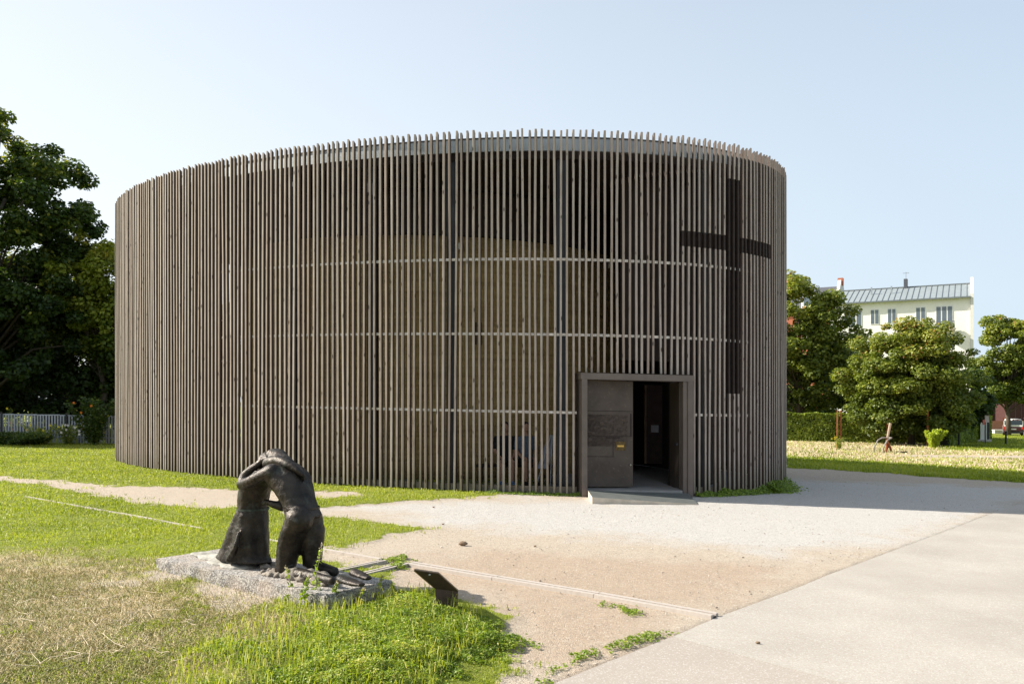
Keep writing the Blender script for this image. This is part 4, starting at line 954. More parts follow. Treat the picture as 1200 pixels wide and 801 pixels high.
# ---------------------------------------------------------------- trees, hedges, garden
MBARK = simple("bark", (.075, .060, .045), .9, 0, .35, 9, .8)
ML_DARK = leafmat("maple_leaves_dark", [(0, (.016, .032, .008)), (.5, (.045, .08, .014)), (.85, (.11, .15, .022)), (1, (.34, .32, .05))], .38)
ML_MID = leafmat("maple_leaves", [(0, (.045, .075, .010)), (.5, (.145, .185, .026)), (.86, (.31, .335, .055)), (.97, (.40, .36, .08)), (1, (.42, .22, .07))], .38)
ML_YEL = leafmat("lime_leaves", [(0, (.07, .11, .012)), (.5, (.19, .23, .025)), (.85, (.36, .37, .05)), (1, (.50, .42, .08))], .42)
ML_HEDGE = leafmat("hedge_leaves", [(0, (.05, .09, .010)), (.5, (.20, .27, .03)), (.85, (.37, .44, .06)), (1, (.50, .50, .12))], .3)
def tree(label, X, Y, h, crown, mat, nleaf=26000, leaf=.17, trunk_r=.16, seed=1, cl=.55, ncl=110, base=.0, group=None, name="tree", lim=9, cat="tree"):
    """crown: list of ellipsoids (dx, dy, z, rx, ry, rz) in metres round the trunk"""
    rg = np.random.default_rng(seed); root = empty(name, (X, Y, gz(X) - .05), 0, label=label, cat=cat, group=group or ("trees left of the chapel" if X < 0 else "trees right of the chapel"))
    vol = np.array([c[3] * c[4] * c[5] for c in crown]) ** .8; vol = vol / vol.sum()
    cen = []
    for k in range(ncl):
        c = crown[rg.choice(len(crown), p=vol)]; d = rg.normal(size=3); d /= np.linalg.norm(d); r_ = rg.uniform(.35, 1.0) ** .5
        bump_ = 1 + .22 * math.sin(d[0] * 5 + seed) * math.cos(d[1] * 4 + d[2] * 5)
        p = np.array([c[0], c[1], c[2]]) + d * np.array([c[3], c[4], c[5]]) * r_ * bump_
        if p[2] > base + .2: cen.append(p)
    cen = np.array(cen); nc = len(cen); rad = cl * rg.uniform(.55, 1.25, nc)
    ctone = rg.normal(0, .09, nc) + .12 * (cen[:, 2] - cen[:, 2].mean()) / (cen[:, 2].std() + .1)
    # trunk and limbs
    m_ = MB(); topz = h * .72; tw = [Vector((rg.normal(0, .08) * f * 3, rg.normal(0, .08) * f * 3, topz * f)) for f in np.linspace(0, 1, 7)]
    m_.tube(tw, [trunk_r * (1.25 if f == 0 else 1 - .8 * f) for f in np.linspace(0, 1, 7)], 10); m_.build("trunk", MBARK, root, smooth=True)
    m_ = MB(); order = rg.permutation(nc)[:max(lim * 5, 24)]
    for j in order:
        e = Vector(cen[j]); f = min(.92, max(.18, (e.z * .62) / topz)); i = min(5, int(f * 6)); s_ = tw[i].lerp(tw[i + 1], f * 6 - i)
        mid = s_.lerp(e, .5) + Vector((0, 0, .12 * (e - s_).length)) + Vector(rg.normal(0, .12, 3)); r0 = trunk_r * .32 * (1 - f * .5)
        m_.tube([s_, mid, e], [r0, r0 * .6, r0 * .16], 6)
    m_.build("limbs", MBARK, root, smooth=True)
    # leaves on twigs round every cluster
    k = rg.choice(nc, nleaf, p=rad ** 2 / (rad ** 2).sum()); d = rg.normal(size=(nleaf, 3)); d /= np.linalg.norm(d, axis=1, keepdims=True)
    r_ = rg.random(nleaf) ** .45
    P = cen[k] + d * (rad[k] * r_)[:, None] * np.array([1.15, 1.15, .75]); N_ = d * .6 + np.array([0, 0, .75]) + rg.normal(0, .5, (nleaf, 3))
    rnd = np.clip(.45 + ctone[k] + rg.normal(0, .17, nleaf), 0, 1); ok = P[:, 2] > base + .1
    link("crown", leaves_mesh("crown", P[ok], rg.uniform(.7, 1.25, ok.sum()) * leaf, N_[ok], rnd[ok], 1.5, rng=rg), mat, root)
    return root
# left group
tree("tallest dark maple towering at the far left edge of the picture", -22.0, 36, 14, [(0, 0, 8.8, 4.6, 4.2, 4.6), (-1, 0, 12, 2.6, 2.6, 2.2), (2.2, 0, 6.6, 2.3, 2.3, 2.1), (.3, 0, 4.2, 4.3, 3.5, 2.6), (2.9, -.3, 8.9, 1.9, 1.5, .9), (2.1, -.3, 10.9, 1.3, 1.2, .8), (2.5, -.2, 9.6, 1.8, 1.4, 1.6)], ML_DARK, 90000, .165, .30, 11, .55, 330, 1.6)
tree("yellow-green lime tree close behind the chapel's left edge", -17.6, 36.8, 9, [(-.2, 0, 6.6, 2.3, 1.9, 1.9), (.1, 0, 5.0, 2.1, 1.8, 1.6)], ML_YEL, 24000, .17, .18, 12, .5, 110, 2.6)
tree("dark understorey tree behind the garden fence, left of the lime tree", -24.5, 40, 8, [(0, 0, 4.6, 3.4, 2.4, 3.8), (-3.5, 0, 4.5, 3, 2.4, 3.6)], ML_DARK, 30000, .20, .16, 13, .75, 120, .4)
tree("broad dark bushy tree filling the space right behind the garden fence", -19.5, 37.5, 6, [(0, 0, 3.2, 3.4, 1.8, 2.9), (2.6, 1.2, 2.8, 2.4, 1.6, 2.6)], ML_DARK, 30000, .17, .12, 14, .7, 110, .2)
tree("dark tree at the extreme left, mostly outside the picture", -30.5, 37, 12, [(0, 0, 6.5, 4.4, 3.6, 5.2), (2.5, 0, 3, 3, 2.4, 2.6)], ML_DARK, 26000, .26, .24, 15, .8, 120, .5)
tree("tall tree left of the picture that shades the garden fence", -26.4, 33.2, 10, [(0, 0, 6, 3.4, 2.6, 3.6)], ML_DARK, 26000, .26, .24, 16, .8, 140, 1.2)
tree("dark leafy backdrop tree behind the tallest maple", -28, 46, 9, [(0, 0, 4.6, 6, 2.4, 4.2)], ML_DARK, 26000, .26, .2, 17, .9, 130, .2)
tree("dark leafy backdrop tree behind the lime tree", -20, 49, 8, [(0, 0, 4, 5.5, 2.4, 3.9)], ML_DARK, 22000, .26, .2, 18, .9, 110, .2)
# right group
tree("tall airy tree standing directly behind the chapel's right edge", 17.4, 52, 11, [(0, 0, 6.6, 2.9, 2.4, 3.5), (-.6, 0, 9.0, 1.2, 1.2, .9), (1.6, 0, 6.6, 2.0, 1.6, 1.6), (-1.2, 0, 3.6, 2.8, 2.2, 2.4), (2.2, 0, 3.8, 1.6, 1.6, 2.2)], ML_MID, 46000, .20, .18, 21, .6, 230, .4)
tree("round full maple with reddish tips in front of the white building", 21.3, 45.5, 7.6, [(-.2, 0, 3.9, 2.8, 2.4, 2.7), (1.3, 0, 2.7, 2.1, 2.0, 2.1), (-1.6, 0, 2.7, 1.9, 1.8, 2.2), (.1, -.4, 5.6, 1.7, 1.6, 1.2), (.2, -1.2, 1.7, 2.6, 1.2, 1.4)], ML_MID, 110000, .135, .16, 22, .50, 380, .05)
tree("darker green tree behind the maple's right side", 26.9, 51, 6, [(0, 0, 2.7, 1.7, 1.6, 2.0)], ML_DARK, 15000, .16, .12, 23, .5, 80, .5)
tree("loose tree rising right beside the white building's gable", 40.7, 70, 11, [(0, 0, 6.7, 2.4, 2.2, 3.0), (-.3, 0, 9.0, 1.3, 1.3, 1.2), (1.0, 0, 4.0, 2.6, 2.0, 2.0), (-1.4, 0, 4.2, 1.7, 1.5, 1.6)], ML_MID, 34000, .20, .2, 24, .62, 120, 2.6)
tree("dense tree at the right edge of the picture above the parked car", 45.2, 72, 10, [(0, 0, 5.6, 3.1, 2.8, 2.8), (1.8, 0, 7.2, 2.2, 2, 1.6)], ML_MID, 34000, .20, .2, 25, .65, 140, 2.0)
tree("small pale bush tree seen under the right hand trees", 43.6, 88, 6, [(0, 0, 4.2, 1.9, 1.6, 1.6)], ML_YEL, 6000, .2, .1, 26, .5, 40, 1.5)
tree("dense dark tree filling the gap behind the airy tree and the maple", 22.5, 60, 7, [(0, 0, 3.4, 3.8, 2.2, 3.0), (5.5, 2, 2.6, 3.2, 2.2, 2.2)], ML_DARK, 30000, .22, .14, 27, .8, 150, .2)
ML_LIME = leafmat('lime_shoots', [(0, (.25, .33, .02)), (1, (.50, .56, .06))], .45)
# hedges
def hedge(a, b, h, w, n, label, seed, dip=0.0):
    rg = np.random.default_rng(seed); a = np.array(a); b = np.array(b); L = np.linalg.norm(b - a); d = (b - a) / L; nn = np.array([-d[1], d[0]])
    root = empty("hedge", (a[0], a[1], gz(a[0])), 0, label=label, cat="hedge", group="clipped hedges beyond the meadow")
    m_ = MB(); mid = (b - a) / 2; m_.box((mid[0], mid[1], h * .45 + gz((a + b)[0] / 2) - gz(a[0])), (L - .1, w * .7, h * .86), math.atan2(d[1], d[0])); m_.build("branches", simple("hedge_inside", (.022, .026, .012), .95, 0, .4, 12), root)
    f = rg.choice(3, n, p=(.42, .36, .22)); u = rg.uniform(0, L, n); v_ = rg.uniform(-w / 2, w / 2, n); z = rg.uniform(.03, h, n)
    v_ = np.where(f == 0, -w / 2 + np.abs(rg.normal(0, .07, n)), v_); z = np.where(f == 1, h - np.abs(rg.normal(0, .08, n)), z); v_ = np.where(f == 2, w / 2 - np.abs(rg.normal(0, .07, n)), v_)
    wob = vnoise(u, z * 3 + seed, 71, .9); wob2 = vnoise(u, z * 0 + seed * 3, 72, 1.3)
    v_ = v_ * (.92 + .16 * wob); z = z * (.90 + .20 * wob2)
    P = np.stack([d[0] * u + nn[0] * v_, d[1] * u + nn[1] * v_, z + gz(a[0] + d[0] * u) - gz(a[0])], 1)
    N_ = np.stack([nn[0] * np.sign(v_) * (f != 1), nn[1] * np.sign(v_) * (f != 1), (f == 1) * 1.0 + .4], 1) + rg.normal(0, .6, (n, 3))
    rnd = np.clip(.42 + .7 * (vnoise(u, z * 2 + v_, 73, 2) - .5) + rg.normal(0, .16, n), 0, 1)
    link("foliage", leaves_mesh("foliage", P, rg.uniform(.07, .13, n), N_, rnd, 1.4, rng=rg), ML_HEDGE, root)
hedge((12.5, 49.5), (23.0, 46.8), 1.62, .9, 26000, "sunlit clipped hedge running from the chapel's right edge behind the maple", 81)
hedge((22.4, 44.6), (32.4, 58.5), 1.62, .9, 30000, "dark shaded side hedge running back towards the white pillar", 82)

# ---- garden fence with pale boards, flowers before and behind it
MPALE = simple("pale_fence_board", (.33, .35, .40), .7, 0, .15, 10); MPOST = simple("dark_fence_post", (.03, .032, .034), .6, .3, .2)
fx0, fy0 = G(-180, 517); fx1, fy1 = G(150, 521)
fa, fb = Vector((fx0, fy0, 0)), Vector((fx1, fy1, 0)); fd = (fb - fa); FL = fd.length; fd.normalize(); frz = math.atan2(fd.y, fd.x)
fe = empty("picket_fence", (fa.x, fa.y, gz(fa.x)), 0, label="pale picket fence with dark posts under the trees at the left", cat="fence")
def FP(u, z, o=0.0):
    p = fd * u + Vector((-fd.y, fd.x, 0)) * o; return (p.x, p.y, z + gz(fa.x + p.x) - gz(fa.x))
m_ = MB(); u = .05
while u < FL:
    m_.box(FP(u, .54 + random.uniform(-.008, .008)), (.052, .018, .98), frz + random.gauss(0, .03)); u += .098
m_.build("pickets", MPALE, fe)
for z in (.25, 1.045):
    m_ = MB()
    for k in range(12): m_.box(FP(FL * (k + .5) / 12, z, .028), (FL / 12 - .003, .03, .045), frz)
    m_.build("rail", MPALE, fe)
px70 = (Vector((*G(70, 521), 0)) - fa).length
for u in (px70 - 4.4, px70 - 2.2, px70, px70 + 2.2, px70 - 6.6):
    MB().box(FP(u, .56, -.035), (.06, .05, 1.14), frz).build("post", MPOST, fe)
MPET = {k: simple("petals_" + k, c, .6, 0, .1) for k, c in dict(orange=(.75, .22, .02), yellow=(.75, .60, .04), white=(.75, .72, .70), pink=(.70, .25, .22)).items()}
def flower_plant(px, d, h, w, label, petal, nl=500, nf=10, seed=0, mat=ML_MID, leaf=.06, name="flowering_plant"):
    rg = np.random.default_rng(seed + int(px)); x = (px - 600) / F * d; r0 = empty(name, (x, d, gz(x)), 0, label=label, cat="flowering plant" if petal else "plant", group=("plants along the garden fence" if px < 200 else "plants by the rusty posts"))
    m_ = MB(); tips = []
    for k in range(9):
        e = Vector((rg.normal(0, w * .45), rg.normal(0, w * .3), h * rg.uniform(.7, 1.0))); m_.tube([(e.x * .1, e.y * .1, 0), (e.x * .5, e.y * .5, e.z * .55), tuple(e)], [.010, .007, .003], 5); tips.append(e)
    m_.build("stems", simple("green_stem", (.08, .13, .03), .7, 0, .2), r0)
    P = []; nl = int(nl * 1.8)
    for k in range(nl):
        e = tips[rg.integers(len(tips))]; f = rg.uniform(.1, 1); P.append((e.x * f + np.clip(rg.normal(0, w * .09), -.13 * w, .13 * w), e.y * f + np.clip(rg.normal(0, w * .09), -.13 * w, .13 * w), max(.02, e.z * f + rg.normal(0, .03))))
    link("leaf_mass", leaves_mesh("leaf_mass", np.array(P), rg.uniform(.7, 1.3, nl) * leaf, rg.normal(0, .6, (nl, 3)) + [0, -.3, .7], np.clip(rg.normal(.5, .2, nl), 0, 1), 1.3, rng=rg), mat, r0)
    for k in range(nf if petal else 0):
        e = tips[rg.integers(len(tips))]; c_ = Vector((e.x * 1.02 + rg.normal(0, w * .2), e.y - w * .25, e.z * rg.uniform(.55, 1.02))); fl = MB(); q = random.Random(k)
        for j in range(7):
            a = j * 6.283 / 7; fl.add([c_, c_ + Vector((math.cos(a - .35) * .035, -.012, math.sin(a - .35) * .035)), c_ + Vector((math.cos(a) * .05, -.006, math.sin(a) * .05)), c_ + Vector((math.cos(a + .35) * .035, -.012, math.sin(a + .35) * .035))], [(0, 1, 2, 3)])
        fl.sphere(c_ - Vector((0, .01, 0)), (.014, .012, .014), 6, 4); fl.build("flower", MPET[petal], r0)
flower_plant(5, 31.9, 1.25, .9, "tall yellow flowered plant poking over the fence at the left edge", "yellow", 700, 9, 1, ML_YEL)
flower_plant(27, 31.8, 1.0, .9, "orange and yellow flowering plant in front of the pale fence, left", "orange", 600, 12, 2)
flower_plant(52, 30.6, .8, .8, "yellow-green leafy plant before the fence, left of the dark post", "yellow", 600, 5, 3, ML_YEL)
flower_plant(80, 30.6, .75, .7, "white flowering plant just right of the dark fence post", "white", 500, 11, 4)
flower_plant(95, 31.6, .95, .9, "orange flowering plant right of the white one", "orange", 500, 10, 5)
flower_plant(110, 30.5, 1.75, 1.2, "tall shrub with an orange bloom growing above the fence beside the chapel", "orange", 1500, 3, 6, ML_DARK, .10)
flower_plant(130, 31.6, .7, .5, "low yellow flowered plant in the corner by the chapel wall", "yellow", 350, 4, 7)
flower_plant(12, 29.8, .55, 1.9, "low dark bush at the foot of the fence, left edge", None, 3600, 0, 8, ML_DARK, .07, "low_bush")
flower_plant(36, 29.9, .42, 1.1, "low dark bush at the foot of the fence, right next to the first bush", None, 2200, 0, 9, ML_DARK, .07, "low_bush")
flower_plant(1093, 42.0, .95, .75, "bright lime-green upright plant beside a rusty post", None, 2200, 0, 10, ML_LIME, .09, "garden_plant")
flower_plant(983, 38.3, .62, .4, "small yellow weed at the foot of the double rusty post", "yellow", 160, 4, 11, ML_YEL)
# ---------------------------------------------------------------- far buildings and street things on the right
MPLAS = simple("cream_render", (.82, .80, .76), .9, 0, .05, .6, .1); MPLAG = simple("gable_render", (.66, .64, .60), .9, 0, .06, .6, .1)
MWIN = simple("window_glass", (.09, .12, .15), .12, 0, .2, 1, .02, .8); MWFR = simple("white_window_frame", (.75, .75, .72), .5, 0, .03)
MROOF = simple("standing_seam_zinc", (.30, .335, .34), .45, .3, .1, 2); MSEAM = simple("seam_grey", (.17, .19, .20), .5, .3, .1); MRED = simple("red_brick", (.40, .13, .075), .9, 0, .25, 14)
MSLATE = simple("dark_slate", (.08, .085, .10), .7, 0, .2, 6)
def wallbox(mb, P, ang, x0, x1, y0, y1, z0, z1):
    c_ = Vector(P) + Matrix.Rotation(ang, 3, 'Z') @ Vector(((x0 + x1) / 2, (y0 + y1) / 2, (z0 + z1) / 2)); mb.box(c_, (abs(x1 - x0), abs(y1 - y0), abs(z1 - z0)), ang)
# local frame: x along the facade from the right corner to the left, y away from the viewer
BR = Vector(((1137 - 600) / F * 95, 95, 0)); BL = Vector(((972 - 600) / F * 102, 102, 0)); bd = (BL - BR); BLn = bd.length; bd.normalize()
bz = gz(BR.x); bld = empty("apartment_building", (BR.x, BR.y, bz), math.atan2(bd.y, bd.x) , label="cream apartment building with grey standing seam roof, balcony and blank gable", cat="building")
# in this frame "away from the viewer" is -y
D = 12.5; EH = 14.75; RH = 17.0
def bb(name, mat, x0, x1, y0, y1, z0, z1, par=None, **k):
    m_ = MB(); m_.box(((x0 + x1) / 2, (y0 + y1) / 2, (z0 + z1) / 2), (abs(x1 - x0), abs(y1 - y0), abs(z1 - z0))); return m_.build(name, mat, par or bld, **k)
bb("wall", MPLAS, 0, BLn, -D, 0, -1, EH)
m_ = MB(); m_.add([(-.32, .25, -1), (-.02, .25, -1), (-.02, -D - .2, -1), (-.32, -D - .2, -1), (-.32, .25, EH + .35), (-.02, .25, EH + .35), (-.02, -D / 2, RH + .75), (-.32, -D / 2, RH + .75), (-.02, -D - .2, EH + .35), (-.32, -D - .2, EH + .35)],
            [(0, 1, 5, 4), (0, 4, 7, 9, 3), (1, 2, 8, 6, 5), (4, 5, 6, 7), (7, 6, 8, 9), (2, 3, 9, 8), (0, 3, 2, 1)]); m_.build("gable_wall", MPLAG, bld)
m_ = MB(); m_.add([(-.01, .45, EH + .02), (BLn, .45, EH + .02), (BLn, -D / 2, RH), (-.01, -D / 2, RH), (-.01, -D - .3, EH + .02), (BLn, -D - .3, EH + .02)], [(0, 1, 2, 3), (3, 2, 5, 4), (0, 4, 5, 1), (0, 3, 4), (1, 5, 2)]); rf = m_.build("roof", MROOF, bld)
m_ = MB(); sl_ = Vector((0, -D / 2 - .45, RH - EH - .02)); ln_ = sl_.length; an = math.atan2(sl_.z, -sl_.y)
x = .35
while x < BLn - .2:
    m_.box((x, (.45 - D / 2) / 2, (EH + RH) / 2 + .04), (.05, ln_, .06), M=Matrix.Rotation(-an, 3, 'X')); x += .62
m_.build("seam", MSEAM, rf)
bb("gutter", MSEAM, 0, BLn, .46, .60, EH - .12, EH + .04, rf)
bb("ridge_cap", MSEAM, 0, BLn, -D / 2 - .12, -D / 2 + .12, RH + .01, RH + .10, rf)
def X_of(px):      # facade coordinate of a photo column
    k = (px - 600) / F; return (k * BR.y - BR.x) / (bd.x - k * bd.y)
def win(pxa, pxb, z0, z1, npane=2):
    x0, x1 = sorted((X_of(pxa), X_of(pxb))); w_ = bb("window", MWFR, x0, x1, -.05, .045, z0, z1)
    pw = (x1 - x0) / npane
    for k in range(npane):
        bb("pane", MWIN, x0 + pw * k + pw * .12, x0 + pw * (k + 1) - pw * .12, .05, .06, z0 + .09, z1 - .09, w_)
for fl in range(4):
    zo = -3.15 * fl
    win(989, 1010, 11.9 + zo, 13.9 + zo, 3); win(1020, 1030, 12.1 + zo, 13.9 + zo); win(1073, 1084.5, 12.1 + zo, 13.9 + zo); win(1040, 1050, 12.1 + zo, 13.9 + zo)
win(1096.5, 1116.5, 11.45, 13.9, 3)
for fl in (1, 2, 3): win(1106, 1117, 12.3 - 3.15 * fl, 13.6 - 3.15 * fl)
xa, xb = X_of(1119), X_of(1094)
bal = bb("balcony", simple("balcony_slab", (.45, .36, .30), .8, 0, .1), min(xa, xb), max(xa, xb), .07, 1.35, 11.0, 11.2)
for k in range(12): bb("railing_bar", MSEAM, xa + (xb - xa) * k / 11 - .02, xa + (xb - xa) * k / 11 + .02, 1.27, 1.31, 11.2, 12.0, bal)
bb("handrail", MSEAM, xa, xb, 1.24, 1.34, 12.005, 12.06, bal)
for fx_, cc, hh in ((.3, (.35, .12, .05), .7), (.6, (.10, .16, .05), .55), (.45, (.6, .6, .62), .8)):
    bb("balcony_pot", simple("pot", cc, .8), xa + (xb - xa) * fx_ - .2, xa + (xb - xa) * fx_ + .2, .4, .8, 11.203, 11.2 + hh, bal)
xc = X_of(1057.5); ch = bb("chimney", MSLATE, xc - .18, xc + .22, -D / 2 - .5, -D / 2 + .5, RH - .3, RH + 1.0, rf)
m_ = MB(); m_.tube([(xc, -D / 2, RH + 1), (xc, -D / 2, RH + 1.9)], .03, 6); m_.tube([(xc - .35, -D / 2, RH + 1.75), (xc + .35, -D / 2, RH + 1.75)], .025, 6); m_.build("antenna", MSEAM, ch)
for px in (1018, 1042): xq = X_of(px); bb("roof_vent", MROOF, xq - .08, xq + .08, -3.4, -3.2, 15.7, 16.9, rf)
for z in (13.1, 9.9, 8.2, 6.3, 4.0): bb("gable_window", MSLATE, -.34, -.325, -6.8, -5.2 if z > 13 else -5.9, z - .55, z + .35)
# older brick house behind, with slate roof, firewall and dormer
c0 = Vector(((962 - 600) / F * 108, 108, 0)); ob = empty("brick_house", (c0.x, c0.y, gz(c0.x)), math.atan2(bd.y, bd.x), label="older red brick house with dark roof and white firewall behind the cream building", cat="building")
def b2(name, mat, x0, x1, y0, y1, z0, z1, par=None): return bb(name, mat, x0, x1, y0, y1, z0, z1, par or ob)
b2("wall", MRED, -1.6, 5, -10, 0, -1, 14.2)
m_ = MB(); m_.add([(-1.6, .3, 14.2), (5.2, .3, 14.2), (5.2, -4, 17.9), (-1.6, -4, 17.9), (5.2, -10, 14.2), (-1.6, -10, 14.2)], [(0, 1, 2, 3), (3, 2, 4, 5), (0, 5, 4, 1), (0, 3, 5), (1, 4, 2)]); r2 = m_.build("roof", MSLATE, ob)
m_ = MB(); m_.add([(-2.0, .5, -1), (-1.62, .5, -1), (-1.62, -10, -1), (-2.0, -10, -1), (-2.0, .5, 14.6), (-1.62, .5, 14.6), (-1.62, -3.2, 18.6), (-2.0, -3.2, 18.6), (-1.62, -5.2, 18.6), (-2.0, -5.2, 18.6), (-1.62, -10, 14.6), (-2.0, -10, 14.6)],
     [(0, 1, 5, 4), (4, 5, 6, 7), (7, 6, 8, 9), (9, 8, 10, 11), (0, 4, 7, 9, 11, 3), (1, 2, 10, 8, 6, 5), (2, 3, 11, 10), (0, 3, 2, 1)]); fw = m_.build("firewall", simple("whitewashed_wall", (.62, .60, .56), .9, 0, .08), ob)
b2("chimney", MRED, -2.15, -1.5, -4.6, -3.8, 18.0, 18.95, fw); dm = b2("dormer", MWFR, .8, 2.4, -3.0, .0, 14.9, 16.9, r2); b2("dormer_window", MWIN, 1.1, 2.1, .005, .03, 15.2, 16.6, dm); b2("window", MWFR, 1, 2.2, .003, .04, 11, 12.8)

def at_(px, py, d): x, y, z = at(px, py, d); return x, y
def slab_thing(name, label, cat, px0, px1, py0, d, mat, depth=.5, z0=-.1, **k):
    x0, x1 = (px0 - 600) / F * d, (px1 - 600) / F * d; _, _, zt = at((px0 + px1) / 2, py0, d); x = (x0 + x1) / 2; zt = zt + 0
    r = empty(name, (x, d, gz(x)), 0, label=label, cat=cat, **k); m_ = MB(); m_.box((0, depth / 2, (zt - gz(x) * 0 + z0) / 2), (x1 - x0, depth, zt - z0)); m_.build("body", mat, r); return r, x1 - x0, zt
# (heights from at() are above the local ground)
r, w_, zt = slab_thing("storage_shed", "dark maroon shed above the brick wall at the right edge", "shed", 1180, 1240, 462, 92, simple("maroon_boards", (.055, .018, .016), .8, 0, .2), 4)
MB().box((0, 2, zt + .08), (w_ + .4, 4.4, .12)).build("roof", MSLATE, r)
for k in range(9): MB().box((-w_ / 2 + .3 + k * .62, -.012, zt / 2), (.04, .02, zt)).build("batten", MSLATE, r)
r, w_, zt = slab_thing("garden_house", "pale beige flat-roofed building under the right hand trees", "building", 1155, 1179.5, 466, 98, simple("beige_wall", (.50, .44, .30), .9, 0, .06), 5)
MB().box((0, 2.5, zt + .06), (w_ + .3, 5.2, .10)).build("roof", MSLATE, r); MB().box((.3, -.02, zt - 1.0), (.06, .03, 1.9)).build("downpipe", MWFR, r)
# brick boundary wall
d = 86; x0, x1 = (1151 - 600) / F * d, (1260 - 600) / F * d; _, _, zt = at(1165, 492, d)
bw = empty("brick_wall", (x0, d, gz(x0)), 0, label="low red brick boundary wall with piers behind the parked car", cat="wall")
t = NT("brickwork"); br = t.n("TexBrick"); t.l(t.coord((1, 1, 1)), br.inputs[0]); mp = br.inputs[0].links[0].from_node; mp.inputs[2].default_value = (R(90), 0, 0)
br.inputs["Color1"].default_value = (.42, .14, .08, 1); br.inputs["Color2"].default_value = (.32, .10, .06, 1); br.inputs["Mortar"].default_value = (.4, .32, .26, 1); br.inputs["Scale"].default_value = 3.5
t.set(br.outputs[0], .9); MBRK = t.m
MB().box(((x1 - x0) / 2, 0, zt / 2 - .1), (x1 - x0, .24, zt)).build("panel", MBRK, bw)
for k in range(5): MB().box((.2 + k * 2.2, -.04, zt / 2 - .02), (.45, .36, zt + .3)).build("pier", MBRK, bw); MB().box((.2 + k * 2.2, -.04, zt + .17), (.56, .46, .08)).build("pier_cap", MRED, bw)
x, y = at_(1165, 509, 80); r = empty("low_kerb_wall", (x, 78, gz(x)), 0, label="low pale concrete ledge in front of the brick wall", cat="wall"); MB().box((0, 0, .14), (2.6, .8, .32)).build("body", simple("pale_concrete", (.55, .52, .47), .9, 0, .08), r); MB().box((0, 0, .33), (2.7, .9, .05)).build("coping", simple("pale_coping", (.62, .6, .55), .9, 0, .05), r)
# white pillar with sign boxes
x = (1152 - 600) / F * 53; r = empty("white_pillar", (x, 53, gz(x)), R(-20), label="white square pillar standing at the far end of the dark hedge", cat="pillar")
MB().box((0, 0, 1.12), (.36, .40, 2.24)).build("shaft", MWFR, r); MB().box((0, 0, 2.29), (.46, .5, .09)).build("cap", MWFR, r); MB().box((.02, 0, .08), (.8, .7, .16)).build("plinth", simple("pale_plinth", (.5, .48, .45), .9), r); MB().box((.245, 0, .95), (.11, .42, 1.9)).build("side_panel", MSTEEL, r)
x = (1154.5 - 600) / F * 50; r = empty("notice_post", (x, 50, gz(x)), 0, label="dark post with two small notice boxes in front of the white pillar", cat="post")
MB().box((0, 0, .95), (.05, .05, 1.9)).build("post", MPOST, r); MB().box((.06, -.06, 1.45), (.24, .08, .42)).build("notice_box", simple("pink_grey_box", (.50, .42, .42), .6), r); MB().box((-.12, -.06, 1.25), (.12, .06, .3)).build("notice_box", simple("red_box", (.5, .14, .10), .6), r)
x, y = at_(1141.5, 495, 60); r = empty("blue_container", (x, 60, gz(x)), 0, label="blue container glimpsed over the dark hedge beside the white pillar", cat="container")
MB().box((0, 1, 1.25), (1.3, 2, 2.5)).build("body", simple("blue_paint", (.05, .10, .28), .5), r)
for k in range(5): MB().box((-.52 + k * .26, -.02, 1.3), (.05, .04, 2.2)).build("rib", simple("blue_rib", (.07, .13, .33), .5), r)
MB().box((.72, .2, 1.25), (.1, .3, 2.5)).build("corner_post", MWFR, r)
# parked car seen from behind
xc = (1187.5 - 600) / F * 70; car = empty("parked_car", (xc, 70, gz(xc) + .0), R(-29), label="small parked van seen from behind, white roof and tailgate band over dark red body", cat="car")
mred = simple("dark_red_paint", (.11, .012, .014), .3, .1, .08, 3, .02, .6); mwp = simple("white_paint", (.72, .72, .70), .35, 0, .03, 3, .02, .6); mgl2 = simple("car_glass", (.015, .04, .04), .08, 0, .1, 2, .02, .9)
def sect(z, hw, y0, y1): return [Vector((-hw, y1, z)), Vector((-hw, y0 + .12, z)), Vector((-hw + .12, y0, z)), Vector((hw - .12, y0, z)), Vector((hw, y0 + .12, z)), Vector((hw, y1, z))]
m_ = MB(); m_.loft([sect(.22, .66, .02, 3.5), sect(.38, .71, -.03, 3.7), sect(.62, .72, -.03, 3.75), sect(.84, .71, .0, 3.6)]); m_.build("body", mred, car)
m_ = MB(); m_.loft([sect(.845, .70, .02, 2.7), sect(1.24, .60, .12, 2.0)]); m_.build("windows", mgl2, car)
m_ = MB(); m_.loft([sect(1.245, .61, .10, 1.95), sect(1.36, .56, .22, 1.8), sect(1.38, .4, .4, 1.6)]); m_.build("roof", mwp, car)
m_ = MB(); m_.box((0, -.02, .82), (1.3, .09, .13)); m_.build("tailgate_band", mwp, car)
for k, cc in enumerate(((.02, .1, .3), (.5, .03, .03), (.5, .03, .03))): MB().box((-.3 + k * .3, .13, 1.31), (.13, .06, .07)).build("roof_sticker", simple("sticker", cc, .5), car)
for s_ in (-1, 1):
    MB().box((s_ * .62, -.03, .64), (.13, .07, .20)).build("tail_light", simple("tail_red", (.45, .03, .02), .2), car)
    m_ = MB(); m_.box((s_ * .66, .06, 1.03), (.06, .06, .38)); m_.build("pillar", mwp, car)
    for y in (.65, 3.0):
        m_ = MB(); m_.tube([(s_ * .56, y, .28), (s_ * .72, y, .28)], .28, 20); wt = m_.build("wheel", simple("rubber", (.02, .02, .02), .8), car)
        m_ = MB(); m_.tube([(s_ * .722, y, .28), (s_ * .735, y, .28)], .16, 16); m_.build("rim", MZINC, wt)
MB().box((0, -.06, .33), (1.36, .12, .14)).build("bumper", simple("bumper_black", (.02, .02, .022), .6), car)
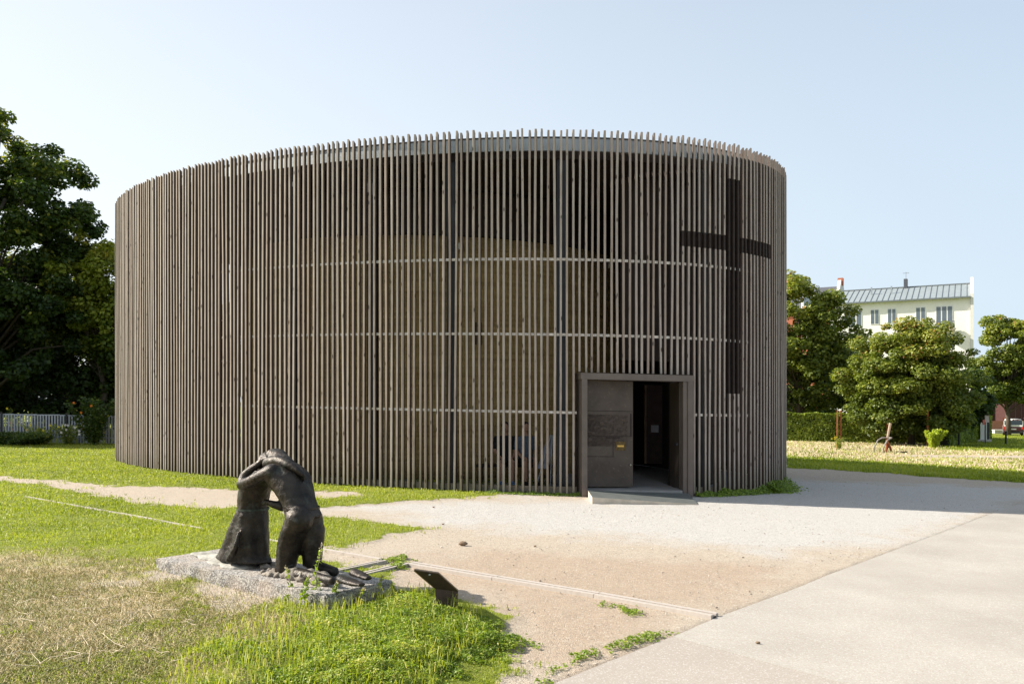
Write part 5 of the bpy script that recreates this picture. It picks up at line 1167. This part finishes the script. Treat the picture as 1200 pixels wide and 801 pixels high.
MB().box((0, -.085, .55), (.42, .02, .10)).build("number_plate", mwp, car)
# rusty and black posts of the old alignment
MRUST = simple("rusty_steel", (.27, .085, .035), .85, .2, .3, 14)
def post(px, pyb, h, wd, mat, label, n=1):
    d = EYE * F / (pyb - hor(px)); x = (px - 600) / F * d; r = empty("marker_post", (x, d, gz(x)), 0, label=label, cat="post", group="posts in the dry meadow")
    for k in range(n):
        m_ = MB(); m_.tube([(k * .16, 0, -.1), (k * .16 + .02, 0, h)], [wd, wd * .85], 8); m_.build("shaft", mat, r); MB().sphere((k * .16 + .02, 0, h), (wd * 1.1, wd * 1.1, wd * .6)).build("head", mat, r)
post(981, 526, 1.75, .035, MRUST, "twin rusty posts standing in the dry meadow by the sunlit hedge", 2)
post(1039.5, 522, 1.75, .06, MRUST, "rusty post under the round maple, left of the other", 1)
post(1087, 523, 1.95, .055, MRUST, "rusty post beside the bright green plant")
post(1123.5, 522, 1.4, .05, MPOST, "black post in front of the dark hedge")
post(1178.5, 521, .75, .06, MPOST, "short black post in front of the parked van")
# old farm implement
d = 36; x = (1041 - 600) / F * d; pl = empty("old_plough", (x, d, gz(x)), 0, label="rusty old hand plough with two curved handles on the dry meadow", cat="plough")
def q(px, py, o=0.0): a = at(px, py, d); return (a[0] - x, o, a[2])
mh = simple("grey_handle", (.24, .22, .20), .7, .2, .2)
for o, dx in ((.0, 0), (-.25, 8)):
    m_ = MB(); m_.tube([q(1024 + dx, 532, o), q(1024 + dx, 524, o), q(1029 + dx, 515, o), q(1034 + dx, 512.5, o), q(1041, 512.5, o * .3)], .028, 8); m_.build("handle", mh, pl)
m_ = MB(); m_.tube([q(1040, 513), q(1043.5, 495.5)], [.05, .06], 8); m_.build("beam", simple("grey_wood", (.36, .27, .20), .85, 0, .2, 20), pl)
m_ = MB(); m_.tube([q(1038, 532), q(1040, 514)], .05, 8); m_.build("stilt", MRUST, pl)
m_ = MB(); m_.tube([q(1039, 516), q(1043, 524), q(1046, 532.5)], [.09, .10, .04], 8, flat=.4); m_.build("mouldboard", MRUST, pl)
m_ = MB(); m_.tube([q(1042, 523, .1), q(1039, 528, .1), q(1038, 532, .1)], [.08, .09, .03], 8, flat=.4); m_.build("share", simple("dark_iron", (.06, .03, .022), .7, .5, .3), pl)
m_ = MB(); m_.box(((1055 - 600) / F * d * 0 + .48, -.2, .06), (.42, .10, .05), R(-14)); m_.build("blade", simple("dark_iron2", (.03, .022, .02), .7, .5, .3), pl)
